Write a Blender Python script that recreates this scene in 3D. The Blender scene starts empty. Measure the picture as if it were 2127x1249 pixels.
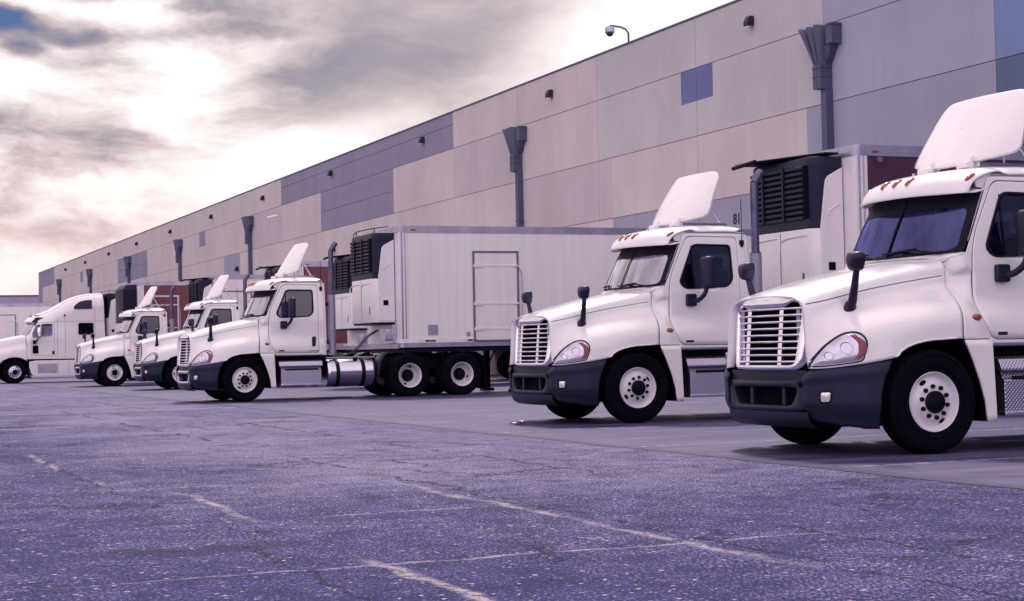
import bpy, math, random
from mathutils import Vector, Matrix
from mathutils.bvhtree import BVHTree
random.seed(7)
R = math.radians
sc = bpy.context.scene
COL = sc.collection

# ------------------------------------------------------------------ camera
YAW, PITCH, ROLL, EYE, FPX = 0.4027, 0.0287, -0.0206, 1.117, 3430.4
cd = bpy.data.cameras.new("camera"); cam = bpy.data.objects.new("camera", cd); COL.objects.link(cam)
cd.sensor_width = 36.0; cd.lens = 36.0 * FPX / 2127.0
cd.clip_start = 0.1; cd.clip_end = 3000
fw = Vector((-math.cos(YAW) * math.cos(PITCH), math.sin(YAW) * math.cos(PITCH), math.sin(PITCH)))
r0 = Vector((math.sin(YAW), math.cos(YAW), 0)); u0 = r0.cross(fw)
rr = math.cos(ROLL) * r0 + math.sin(ROLL) * u0
uu = -math.sin(ROLL) * r0 + math.cos(ROLL) * u0
M = Matrix(((rr.x, uu.x, -fw.x, 0), (rr.y, uu.y, -fw.y, 0), (rr.z, uu.z, -fw.z, EYE), (0, 0, 0, 1)))
cam.matrix_world = M
sc.camera = cam

def pixdir(u, v):            # world direction of a sky feature (used for the bearings of the clouds)
    return (fw + (u - 1063.5) / FPX * rr + (624.5 - v) / FPX * uu).normalized()

# ------------------------------------------------------------------ exposure
sc.view_settings.view_transform = 'Standard'
sc.view_settings.look = 'None'
sc.view_settings.gamma = 1.0
sc.view_settings.use_curve_mapping = False
sc.view_settings.exposure = 0.32

# ------------------------------------------------------------------ sun and sky
SUN_EL, SUN_AZ = R(54), R(158)      # azimuth measured from +X towards +Y: the sun stands over the far left, behind the trucks and the wall
sd = bpy.data.lights.new("sun", 'SUN'); sd.energy = 2.4; sd.angle = R(8); sd.color = (1.0, 0.90, 0.86)
sun = bpy.data.objects.new("sun", sd); COL.objects.link(sun)
sdir = Vector((math.cos(SUN_EL) * math.cos(SUN_AZ), math.cos(SUN_EL) * math.sin(SUN_AZ), math.sin(SUN_EL)))
sun.rotation_euler = sdir.to_track_quat('Z', 'Y').to_euler()

class NT:
    def __init__(s, nt): s.nt = nt
    def n(s, t, **kw):
        nd = s.nt.nodes.new(t)
        for k, v in kw.items():
            if k in ('inp',):
                for a, b in v.items(): s.set(nd, a, b)
            else: setattr(nd, k, v)
        return nd
    def set(s, nd, a, b):
        if isinstance(b, bpy.types.NodeSocket): s.nt.links.new(b, nd.inputs[a])
        else: nd.inputs[a].default_value = b
    def math(s, op, a, b=None, c=None, clamp=False):
        nd = s.nt.nodes.new('ShaderNodeMath'); nd.operation = op; nd.use_clamp = clamp
        s.set(nd, 0, a)
        if b is not None: s.set(nd, 1, b)
        if c is not None: s.set(nd, 2, c)
        return nd.outputs[0]
    def vmath(s, op, a, b=None):
        nd = s.nt.nodes.new('ShaderNodeVectorMath'); nd.operation = op
        s.set(nd, 0, a)
        if b is not None: s.set(nd, 1, b)
        return nd
    def mix(s, f, a, b, blend='MIX'):
        nd = s.nt.nodes.new('ShaderNodeMix'); nd.data_type = 'RGBA'; nd.blend_type = blend
        s.set(nd, 0, f)
        for i, v in ((6, a), (7, b)):
            if isinstance(v, tuple) and len(v) == 3: v = v + (1,)
            s.set(nd, i, v)
        return nd.outputs[2]
    def ramp(s, f, stops, interp='LINEAR'):
        nd = s.nt.nodes.new('ShaderNodeValToRGB'); nd.color_ramp.interpolation = interp
        while len(nd.color_ramp.elements) < len(stops): nd.color_ramp.elements.new(0.5)
        for e, (p, c) in zip(nd.color_ramp.elements, stops):
            e.position = p
            e.color = (c, c, c, 1) if not isinstance(c, tuple) else c + (1,)
        s.set(nd, 0, f)
        return nd.outputs[0]
    def noise(s, vec, scale, detail=4, rough=.5, dist=0.0, out=0):
        nd = s.nt.nodes.new('ShaderNodeTexNoise'); s.set(nd, 'Vector', vec)
        nd.inputs['Scale'].default_value = scale; nd.inputs['Detail'].default_value = detail
        nd.inputs['Roughness'].default_value = rough; nd.inputs['Distortion'].default_value = dist
        return nd.outputs[out]
    def smooth(s, v, a, b):
        nd = s.nt.nodes.new('ShaderNodeMapRange'); nd.interpolation_type = 'SMOOTHSTEP'
        s.set(nd, 0, v); nd.inputs[1].default_value = a; nd.inputs[2].default_value = b
        nd.inputs[3].default_value = 0; nd.inputs[4].default_value = 1
        return nd.outputs[0]

w = bpy.data.worlds.new("World"); sc.world = w; w.use_nodes = True
w.node_tree.nodes.clear(); T = NT(w.node_tree)
sky = T.n('ShaderNodeTexSky', sky_type='NISHITA'); sky.sun_disc = False
sky.sun_elevation = SUN_EL; sky.sun_rotation = R(90) - SUN_AZ
co = T.n('ShaderNodeTexCoord').outputs['Generated']
nrm = T.vmath('NORMALIZE', co).outputs[0]
sep = T.n('ShaderNodeSeparateXYZ', inp={0: nrm})
den = T.math('ADD', T.math('MAXIMUM', sep.outputs[2], 0.0), 0.10)
cx_ = T.math('DIVIDE', sep.outputs[0], den); cy_ = T.math('DIVIDE', sep.outputs[1], den)
plane = T.n('ShaderNodeCombineXYZ', inp={0: cx_, 1: cy_, 2: 0.3}).outputs[0]
warp = T.vmath('MULTIPLY', T.vmath('SUBTRACT', T.noise(nrm, 7, 5, .55, 0, 1), (.5, .5, .5)).outputs[0], (.07, .07, .04)).outputs[0]
wn = T.vmath('ADD', nrm, warp).outputs[0]
n1 = T.noise(T.vmath('MULTIPLY', wn, (1.0, 1.0, 2.2)).outputs[0], 4.5, 4, .5, 0)
n2 = T.noise(T.vmath('MULTIPLY', wn, (1, 1, 3.0)).outputs[0], 14, 9, .60, .2)
ulm = T.smooth(T.vmath('DOT_PRODUCT', nrm, tuple(pixdir(150, 90))).outputs['Value'], math.cos(.17), math.cos(.05))
base = T.math('ADD', T.math('ADD', T.math('MULTIPLY', n1, .55), .175), T.math('MULTIPLY', T.math('SUBTRACT', n2, .5), T.math('ADD', .30, T.math('MULTIPLY', ulm, .85))))
def blob(u, v, ru, rv, ang=0):
    """soft cloud around a bearing, an ellipse in azimuth / elevation"""
    d = pixdir(u, v)
    rgt = Vector((0, 0, 1)).cross(d).normalized() * -1; up = rgt.cross(d).normalized()
    if up.z < 0: up = -up
    a = R(ang); e1 = rgt * math.cos(a) + up * math.sin(a); e2 = -rgt * math.sin(a) + up * math.cos(a)
    df = T.vmath('SUBTRACT', wn, tuple(d)).outputs[0]
    a1 = T.math('DIVIDE', T.vmath('DOT_PRODUCT', df, tuple(e1)).outputs['Value'], ru / FPX)
    a2 = T.math('DIVIDE', T.vmath('DOT_PRODUCT', df, tuple(e2)).outputs['Value'], rv / FPX)
    dd = T.math('SQRT', T.math('ADD', T.math('MULTIPLY', a1, a1), T.math('MULTIPLY', a2, a2)))
    return T.smooth(dd, 1.25, 0.0)
dark = None
for (u, v, ru, rv, an, k) in ((860, 110, 520, 190, 14, .21), (650, 165, 230, 110, 10, .13), (700, 20, 300, 60, 8, .08), (1050, 80, 300, 80, 16, .06),
                              (15, 42, 110, 40, 0, .62), (210, 72, 170, 26, 0, .36), (90, 108, 70, 26, 0, .34), (0, 265, 130, 44, 0, .26), (120, 220, 330, 40, 4, .08), (480, 250, 300, 60, 12, .10),
                              (230, 280, 150, 34, 4, .20), (170, 330, 320, 60, -8, .16), (430, 22, 90, 30, 0, .26), (470, 66, 160, 20, 0, .22), (120, 470, 300, 60, 8, .08)):
    b = T.math('MULTIPLY', blob(u, v, ru, rv, an), k)
    dark = b if dark is None else T.math('ADD', dark, b)
bright = None
for (u, v, ru, rv, an, k) in ((110, 165, 170, 34, 4, .26), (380, 190, 150, 90, 10, .16), (450, 345, 430, 120, 10, .22), (1300, 30, 380, 130, 18, .25), (250, 20, 200, 30, 0, .16), (20, 560, 300, 60, 0, .10)):
    b = T.math('MULTIPLY', blob(u, v, ru, rv, an), k)
    bright = b if bright is None else T.math('ADD', bright, b)
val = T.math('SUBTRACT', T.math('ADD', base, dark), bright)
cl = T.ramp(val, [(0.0, (1.02, .960, .945)), (.34, (.96, .87, .85)), (.44, (.80, .69, .69)), (.57, (.56, .455, .46)), (.70, (.33, .275, .315)), (.84, (.215, .19, .265)), (1.0, (.06, .11, .28))])
# the sky behind the photographer is the brighter, more open half
back = T.math('MULTIPLY', T.vmath('DOT_PRODUCT', nrm, tuple(Vector((.75, -.60, .28)).normalized())).outputs['Value'], 1.0)
gain = T.math('ADD', 9.4, T.math('MULTIPLY', T.smooth(back, .0, .95), 6.3))
low = T.smooth(sep.outputs[2], -.02, .0)
tintb = T.mix(T.smooth(back, .1, .9), (1, 1, 1), (.95, .945, 1.03))
warm = T.mix(T.smooth(sep.outputs[2], .16, .02), (1, 1, 1), (1.02, .93, .93))
cl = T.mix(1.0, cl, warm, 'MULTIPLY')
cl = T.mix(1.0, cl, tintb, 'MULTIPLY')
clg = T.vmath('SCALE', cl); T.set(clg, 'Scale', T.math('MULTIPLY', gain, low))
mixs = T.mix(.93, sky.outputs[0], clg.outputs[0])
bg = T.n('ShaderNodeBackground', inp={0: mixs, 1: 0.1})
wo = T.n('ShaderNodeOutputWorld'); w.node_tree.links.new(bg.outputs[0], wo.inputs[0])

# ------------------------------------------------------------------ materials
MATS = {}
def mat(name, col, rough=.5, metal=0.0, coat=0.0, bump=0.0, bscale=40, var=0.0, vscale=3.0, spec=.5, emit=None, dirt=0.0):
    m = bpy.data.materials.new(name); m.use_nodes = True
    nt = m.node_tree; p = nt.nodes['Principled BSDF']; t = NT(nt)
    p.inputs['Roughness'].default_value = rough; p.inputs['Metallic'].default_value = metal
    p.inputs['Coat Weight'].default_value = coat; p.inputs['Coat Roughness'].default_value = .06
    p.inputs['Specular IOR Level'].default_value = spec
    if max(col) < .12 and not metal: p.inputs['Specular Tint'].default_value = (.62, .58, 1.0, 1)
    obj = t.n('ShaderNodeTexCoord').outputs['Object']
    c = col + (1,)
    if var or dirt:
        f = t.noise(obj, vscale, 5, .6)
        lo = tuple(x * (1 - var) for x in col); hi = tuple(min(1, x * (1 + var)) for x in col)
        cc = t.mix(t.smooth(f, .3, .7), lo, hi)
        if dirt:
            g = t.noise(t.vmath('MULTIPLY', obj, (1, 1, .35)).outputs[0], 7, 6, .65)
            cc = t.mix(t.math('MULTIPLY', t.smooth(g, .45, .75), dirt), cc, tuple(x * .5 for x in col))
            rr_ = t.math('ADD', rough, t.math('MULTIPLY', t.smooth(g, .4, .8), .18))
            t.set(p, 'Roughness', rr_)
        t.set(p, 'Base Color', cc)
    else: p.inputs['Base Color'].default_value = c
    if bump:
        b = t.n('ShaderNodeBump', inp={'Strength': bump, 'Distance': .01, 'Height': t.noise(obj, bscale, 3, .5)})
        t.set(p, 'Normal', b.outputs[0])
    if emit:
        p.inputs['Emission Color'].default_value = emit + (1,); p.inputs['Emission Strength'].default_value = 1
    MATS[name] = m
    return m
M_ = MATS
mat('paint', (.82, .785, .835), .28, 0, .8, var=.02, dirt=.06, bump=.02, bscale=3)
mat('chrome', (.84, .80, .90), .09, 1.0)
mat('chrome_dull', (.66, .62, .76), .20, 1.0)
mat('alu', (.60, .56, .68), .34, 1.0, var=.14, vscale=5, bump=.15, bscale=30)
mat('alu_blue', (.46, .43, .58), .40, .85, var=.15, vscale=2.5)
mat('bumper_grey', (.017, .0175, .036), .46, 0, 0, var=.15, bump=.12, bscale=160, spec=.35)
mat('black', (.005, .0045, .010), .6, 0, 0, spec=.25)
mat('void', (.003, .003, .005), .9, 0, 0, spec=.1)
mat('plastic', (.016, .015, .034), .40, 0, 0, var=.1, spec=.45)
mat('reefer_black', (.011, .012, .026), .48, 0, 0, var=.15, spec=.4)
mat('rubber', (.0028, .0025, .006), .80, 0, 0, bump=.3, bscale=60, spec=.12)
mat('rim_white', (.72, .67, .76), .35, 0, .3, var=.06, dirt=.25)
mat('hub_dark', (.003, .0025, .006), .5, 0, 0, bump=.2, bscale=60, spec=.2)
mat('amber', (.33, .055, .022), .22, 0, .6)
mat('red_lens', (.20, .022, .060), .3, 0, .3)
mat('red_tape', (.22, .03, .05), .4)
mat('white_tape', (.75, .68, .74), .4)
mat('interior', (.030, .028, .050), .8)
mat('seat_cloth', (.05, .045, .08), .85, bump=.2, bscale=120)
mat('foglamp', (.80, .74, .72), .12, .4, .8)
mat('reflector', (.60, .56, .68), .20, .6, .9, var=.16, vscale=14, bump=.10, bscale=14)
mat('trailer_red', (.13, .028, .052), .45, 0, .2, var=.12, vscale=1.2)
mat('pipe', (.12, .115, .21), .36, .8, 0, var=.2, vscale=6)
mat('mesh_guard', (.36, .34, .46), .38, .8, 0, bump=.9, bscale=140, var=.3, vscale=70)
mat('reefer_white', (.80, .76, .81), .36, 0, .3, var=.03, dirt=.10)
mat('spout', (.075, .082, .155), .6, 0, 0, var=.12, vscale=1.5)
mat('lamp_black', (.02, .02, .035), .5)
mat('frame_blue', (.20, .20, .33), .42, .6)
mat('gap', (.13, .13, .22), .8)
mat('paper', (.90, .86, .86), .8)
mat('number_paint', (.03, .028, .05), .7)
mat('hose', (.012, .012, .02), .4)

def glass(name, tint, base, gloss=.10, gcol=(.90, .84, 1)):
    m = bpy.data.materials.new(name); m.use_nodes = True; nt = m.node_tree; nt.nodes.clear(); t = NT(nt)
    tr = t.n('ShaderNodeBsdfTransparent', inp={0: tint + (1,)})
    gl = t.n('ShaderNodeBsdfGlossy', inp={0: gcol + (1,), 1: .03})
    fr = t.n('ShaderNodeFresnel', inp={0: 1.5})
    f = t.math('ADD', t.math('MULTIPLY', fr.outputs[0], .9), gloss, clamp=True)
    mx = t.n('ShaderNodeMixShader', inp={0: f, 1: tr.outputs[0], 2: gl.outputs[0]})
    o = t.n('ShaderNodeOutputMaterial', inp={0: mx.outputs[0]})
    MATS[name] = m
glass('windshield_glass', (.60, .58, .80), 1, .42)
glass('windshield_blue', (.22, .24, .80), 1, .16, (.34, .36, .95))
glass('side_glass', (.20, .22, .34), 1, .06)

def diamond_mat():
    m = mat('diamond', (.50, .47, .62), .32, .95)
    nt = m.node_tree; t = NT(nt); p = nt.nodes['Principled BSDF']
    obj = t.n('ShaderNodeTexCoord').outputs['Object']
    s = t.n('ShaderNodeSeparateXYZ', inp={0: obj})
    a = t.math('SINE', t.math('MULTIPLY', t.math('ADD', s.outputs[1], s.outputs[2]), 150))
    b = t.math('SINE', t.math('MULTIPLY', t.math('SUBTRACT', s.outputs[1], s.outputs[2]), 150))
    h = t.math('MAXIMUM', a, b)
    bp = t.n('ShaderNodeBump', inp={'Strength': .6, 'Distance': .004, 'Height': h}); t.set(p, 'Normal', bp.outputs[0])
    t.set(p, 'Base Color', t.mix(t.smooth(h, .5, 1), (.36, .34, .50), (.66, .62, .76)))
diamond_mat()

def trailer_side(name, col, art=False):
    m = mat(name, col, .42, 0, .15); nt = m.node_tree; t = NT(nt); p = nt.nodes['Principled BSDF']
    obj = t.n('ShaderNodeTexCoord').outputs['Object']; s = t.n('ShaderNodeSeparateXYZ', inp={0: obj})
    def near(v, period, width):
        fr_ = t.math('FRACT', t.math('ADD', t.math('DIVIDE', v, period), 100.0))
        return t.smooth(t.math('ABSOLUTE', t.math('SUBTRACT', fr_, .5)), width / period, width / period * .4)
    rv = t.math('MULTIPLY', near(s.outputs[1], .225, .012), near(s.outputs[2], .055, .014))
    rh = t.math('MULTIPLY', near(s.outputs[2], 1.03, .013), near(s.outputs[1], .05, .014))
    seam = t.math('MULTIPLY', near(s.outputs[1], 1.24, .008), .55)
    dots = t.math('MAXIMUM', t.math('MULTIPLY', t.math('MAXIMUM', rv, t.math('MULTIPLY', rh, .5)), .30), t.math('MULTIPLY', seam, .12))
    streak = t.noise(t.vmath('MULTIPLY', obj, (1, 1.6, .16)).outputs[0], 3.0, 6, .6)
    fine = t.noise(t.vmath('MULTIPLY', obj, (1, 6, .5)).outputs[0], 3.0, 5, .7)
    c0 = t.mix(t.smooth(streak, .3, .75), tuple(x * 1.03 for x in col), tuple(x * .93 for x in col))
    c0 = t.mix(t.math('MULTIPLY', t.smooth(fine, .5, .8), .05), c0, tuple(x * .6 for x in col))
    if art:
        v = t.n('ShaderNodeTexVoronoi'); v.feature = 'F1'; t.set(v, 'Vector', obj); v.inputs['Scale'].default_value = 1.7
        ringd = t.smooth(v.outputs[0], .30, .26)
        c0 = t.mix(t.math('MULTIPLY', ringd, .75), c0, (.035, .02, .05))
        c0 = t.mix(t.math('MULTIPLY', t.smooth(v.outputs[0], .12, .05), .7), c0, (.30, .16, .24))
    c1 = t.mix(dots, c0, tuple(x * .45 for x in col))
    t.set(p, 'Base Color', c1)
    bp = t.n('ShaderNodeBump', inp={'Strength': .35, 'Distance': .006, 'Height': dots}); t.set(p, 'Normal', bp.outputs[0])
trailer_side('side_white', (.85, .80, .83))
trailer_side('side_red', (.135, .028, .055))
trailer_side('side_red_art', (.075, .026, .055), True)

# ------------------------------------------------------------------ mesh helpers
class MB:
    def __init__(s): s.v = []; s.f = []; s.m = []
    def add(s, vs, fs, mi=0):
        o = len(s.v); s.v += [tuple(x) for x in vs]; s.f += [tuple(i + o for i in f) for f in fs]; s.m += [mi] * len(fs); return s
    def grid(s, P, mi=0, close_u=False, close_v=False, flip=False):
        nu = len(P); nv = len(P[0]); vs = [p for row in P for p in row]; fs = []
        for i in range(nu if close_u else nu - 1):
            for j in range(nv if close_v else nv - 1):
                a = i * nv + j; b = i * nv + (j + 1) % nv; c = ((i + 1) % nu) * nv + (j + 1) % nv; d = ((i + 1) % nu) * nv + j
                fs.append((a, d, c, b) if flip else (a, b, c, d))
        return s.add(vs, fs, mi)
    def box(s, a, b, mi=0):
        x0, y0, z0 = a; x1, y1, z1 = b
        vs = [(x0, y0, z0), (x1, y0, z0), (x1, y1, z0), (x0, y1, z0), (x0, y0, z1), (x1, y0, z1), (x1, y1, z1), (x0, y1, z1)]
        return s.add(vs, [(0, 3, 2, 1), (4, 5, 6, 7), (0, 1, 5, 4), (1, 2, 6, 5), (2, 3, 7, 6), (3, 0, 4, 7)], mi)
    def rbox(s, a, b, r, mi=0, n=4, axis='z'):
        """box with edges along the axis rounded"""
        ax = 'xyz'.index(axis); i, j = [k for k in range(3) if k != ax]
        poly = rounded([(a[i], a[j]), (b[i], a[j]), (b[i], b[j]), (a[i], b[j])], r, n)
        return s.prism(poly, axis, a[ax], b[ax], mi)
    def prism(s, poly, axis, lo, hi, mi=0):
        ax = 'xyz'.index(axis); i, j = [k for k in range(3) if k != ax]
        vs = []
        for h in (lo, hi):
            for p in poly:
                q = [0, 0, 0]; q[ax] = h; q[i] = p[0]; q[j] = p[1]; vs.append(q)
        n = len(poly)
        fs = [tuple(range(n))[::-1], tuple(range(n, 2 * n))] + [(k, (k + 1) % n, n + (k + 1) % n, n + k) for k in range(n)]
        return s.add(vs, fs, mi)
    def tube(s, path, r, n=10, mi=0, caps=True):
        P = [Vector(p) for p in path]; rs = r if isinstance(r, (list, tuple)) else [r] * len(P); rings = []
        up = Vector((.123, .456, .88)).normalized()
        for i, p in enumerate(P):
            d = (P[min(i + 1, len(P) - 1)] - P[max(i - 1, 0)]).normalized()
            a = (up - d * up.dot(d)).normalized(); b = d.cross(a); up = a
            rings.append([p + (a * math.cos(2 * math.pi * k / n) + b * math.sin(2 * math.pi * k / n)) * rs[i] for k in range(n)])
        s.grid(rings, mi, close_v=True)
        if caps:
            s.add(rings[0], [tuple(range(n))], mi); s.add(rings[-1], [tuple(range(n))[::-1]], mi)
        return s
    def lathe(s, prof, c, n=48, axis='x', mi=0, close=False):
        """prof: (radius, axial)"""
        rows = []
        for r_, a_ in prof:
            row = []
            for k in range(n):
                t = 2 * math.pi * k / n
                if axis == 'x': row.append((c[0] + a_, c[1] + r_ * math.cos(t), c[2] + r_ * math.sin(t)))
                elif axis == 'y': row.append((c[0] + r_ * math.cos(t), c[1] + a_, c[2] + r_ * math.sin(t)))
                else: row.append((c[0] + r_ * math.cos(t), c[1] + r_ * math.sin(t), c[2] + a_))
            rows.append(row)
        return s.grid(rows, mi, close_v=True, close_u=close)
    def ell(s, c, rad, n=16, m=10, mi=0, basis=None):
        rows = []
        for i in range(m + 1):
            ph = math.pi * i / m; row = []
            for k in range(n):
                t = 2 * math.pi * k / n
                v = Vector((rad[0] * math.sin(ph) * math.cos(t), rad[1] * math.sin(ph) * math.sin(t), rad[2] * math.cos(ph)))
                if basis: v = basis @ v
                row.append(Vector(c) + v)
            rows.append(row)
        return s.grid(rows, mi, close_v=True)
    def mirror(s):
        n = len(s.v)
        s.v += [(-x, y, z) for x, y, z in s.v]; s.f += [tuple(i + n for i in f[::-1]) for f in s.f]; s.m += s.m; return s
    def build(s, name, mats, parent=None, smooth=32, bevel=0, solid=0, seg=2, loc=None):
        if isinstance(mats, str): mats = [mats]
        me = bpy.data.meshes.new(name); me.from_pydata([tuple(v) for v in s.v], [], s.f)
        for m in mats: me.materials.append(MATS[m])
        me.polygons.foreach_set('material_index', s.m)
        import bmesh
        bm = bmesh.new(); bm.from_mesh(me); bmesh.ops.remove_doubles(bm, verts=bm.verts, dist=1e-5)
        bmesh.ops.recalc_face_normals(bm, faces=bm.faces) if not solid else None
        bm.to_mesh(me); bm.free()
        if smooth:
            me.polygons.foreach_set('use_smooth', [True] * len(me.polygons)); me.set_sharp_from_angle(angle=R(smooth))
        o = bpy.data.objects.new(name, me); COL.objects.link(o)
        if parent is not None: o.parent = parent
        if loc: o.location = loc
        if solid:
            md = o.modifiers.new('solid', 'SOLIDIFY'); md.thickness = solid; md.offset = 0
        if bevel:
            md = o.modifiers.new('bevel', 'BEVEL'); md.width = bevel; md.segments = seg; md.limit_method = 'ANGLE'; md.angle_limit = R(40)
            md.harden_normals = False
        return o

def split(b):
    """the connected pieces of a mesh builder, each as its own builder"""
    par = list(range(len(b.v)))
    def find(a):
        while par[a] != a: par[a] = par[par[a]]; a = par[a]
        return a
    key = {}
    for i, v in enumerate(b.v):
        k = (round(v[0], 5), round(v[1], 5), round(v[2], 5))
        if k in key: par[find(i)] = find(key[k])
        else: key[k] = i
    for f in b.f:
        for q in f[1:]: par[find(q)] = find(f[0])
    out = {}
    for f, m in zip(b.f, b.m):
        g = out.setdefault(find(f[0]), ({}, MB())); mp, nb = g
        for q in f:
            if q not in mp: mp[q] = len(nb.v); nb.v.append(b.v[q])
        nb.f.append(tuple(mp[q] for q in f)); nb.m.append(m)
    return [g[1] for g in out.values()]
def each(b, name, mats, parent=None, **kw): return [p.build(name, mats, parent, **kw) for p in split(b)]

def rounded(pts, r, n=5):
    out = []; N = len(pts); rs = r if isinstance(r, (list, tuple)) else [r] * N
    for i in range(N):
        p0, p1, p2 = Vector(pts[i - 1]), Vector(pts[i]), Vector(pts[(i + 1) % N])
        a = p0 - p1; b = p2 - p1; la, lb = a.length, b.length
        q = min(rs[i], la * .49, lb * .49)
        if q < 1e-5: out.append(tuple(p1)); continue
        A = p1 + a / la * q; B = p1 + b / lb * q
        for k in range(n + 1):
            t = k / n; out.append(tuple(A * (1 - t) ** 2 + p1 * 2 * t * (1 - t) + B * t * t))
    return out
def polar(poly, c, N, snap=()):
    """resample a star-shaped polygon at N angles round c"""
    out = []; P = [Vector(p) - Vector(c) for p in poly]
    for k in range(N):
        t = 2 * math.pi * (k + .37) / N; d = Vector((math.cos(t), math.sin(t))); best = 0
        for i in range(len(P)):
            a = P[i]; b = P[(i + 1) % len(P)]; e = b - a
            den_ = d.x * e.y - d.y * e.x
            if abs(den_) < 1e-9: continue
            tt = (a.x * e.y - a.y * e.x) / den_; ss = (a.x * d.y - a.y * d.x) / den_
            if tt > 0 and -1e-6 <= ss <= 1 + 1e-6: best = max(best, tt)
        out.append(tuple(Vector(c) + d * best))
    for q in snap:
        k = min(range(N), key=lambda i: math.dist(out[i], q)); out[k] = tuple(q)
    return out
def annulus(outer, inner, c, N, rings, fn, snap=()):
    """grid between two outlines; fn(p) lifts a 2-D point to 3-D"""
    O = polar(outer, c, N, snap); I = polar(inner, c, N)
    return [[fn((o[0] * (1 - t) + i[0] * t, o[1] * (1 - t) + i[1] * t)) for o, i in zip(O, I)] for t in [k / rings for k in range(rings + 1)]]
def crom(P, n):
    """Catmull-Rom through tuples"""
    out = []
    for i in range(len(P) - 1):
        p0 = P[max(i - 1, 0)]; p1 = P[i]; p2 = P[i + 1]; p3 = P[min(i + 2, len(P) - 1)]
        for k in range(n):
            t = k / n
            out.append(tuple(.5 * (2 * b + (c - a) * t + (2 * a - 5 * b + 4 * c - d) * t * t + (-a + 3 * b - 3 * c + d) * t ** 3) for a, b, c, d in zip(p0, p1, p2, p3)))
    out.append(tuple(P[-1])); return out
def lerp_tab(tab, x):
    if x <= tab[0][0]: return tab[0][1]
    for (a, va), (b, vb) in zip(tab, tab[1:]):
        if x <= b:
            t = (x - a) / (b - a); return va + (vb - va) * t
    return tab[-1][1]
def sst(a, b, x):
    t = max(0, min(1, (x - a) / (b - a))); return t * t * (3 - 2 * t)

def empty(name, loc=(0, 0, 0), rz=0):
    o = bpy.data.objects.new(name, None); o.empty_display_size = .3; COL.objects.link(o); o.location = loc; o.rotation_euler = (0, 0, rz); return o
def tag(o, label=None, cat=None, group=None, kind=None):
    for k, v in (('label', label), ('category', cat), ('group', group), ('kind', kind)):
        if v: o[k] = v
    return o
def kids(o): return [c for c in bpy.data.objects if c.parent == o]
def copy_tree(o, parent=None):
    c = o.copy(); COL.objects.link(c); c.parent = parent
    for ch in kids(o): copy_tree(ch, c)
    return c

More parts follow.
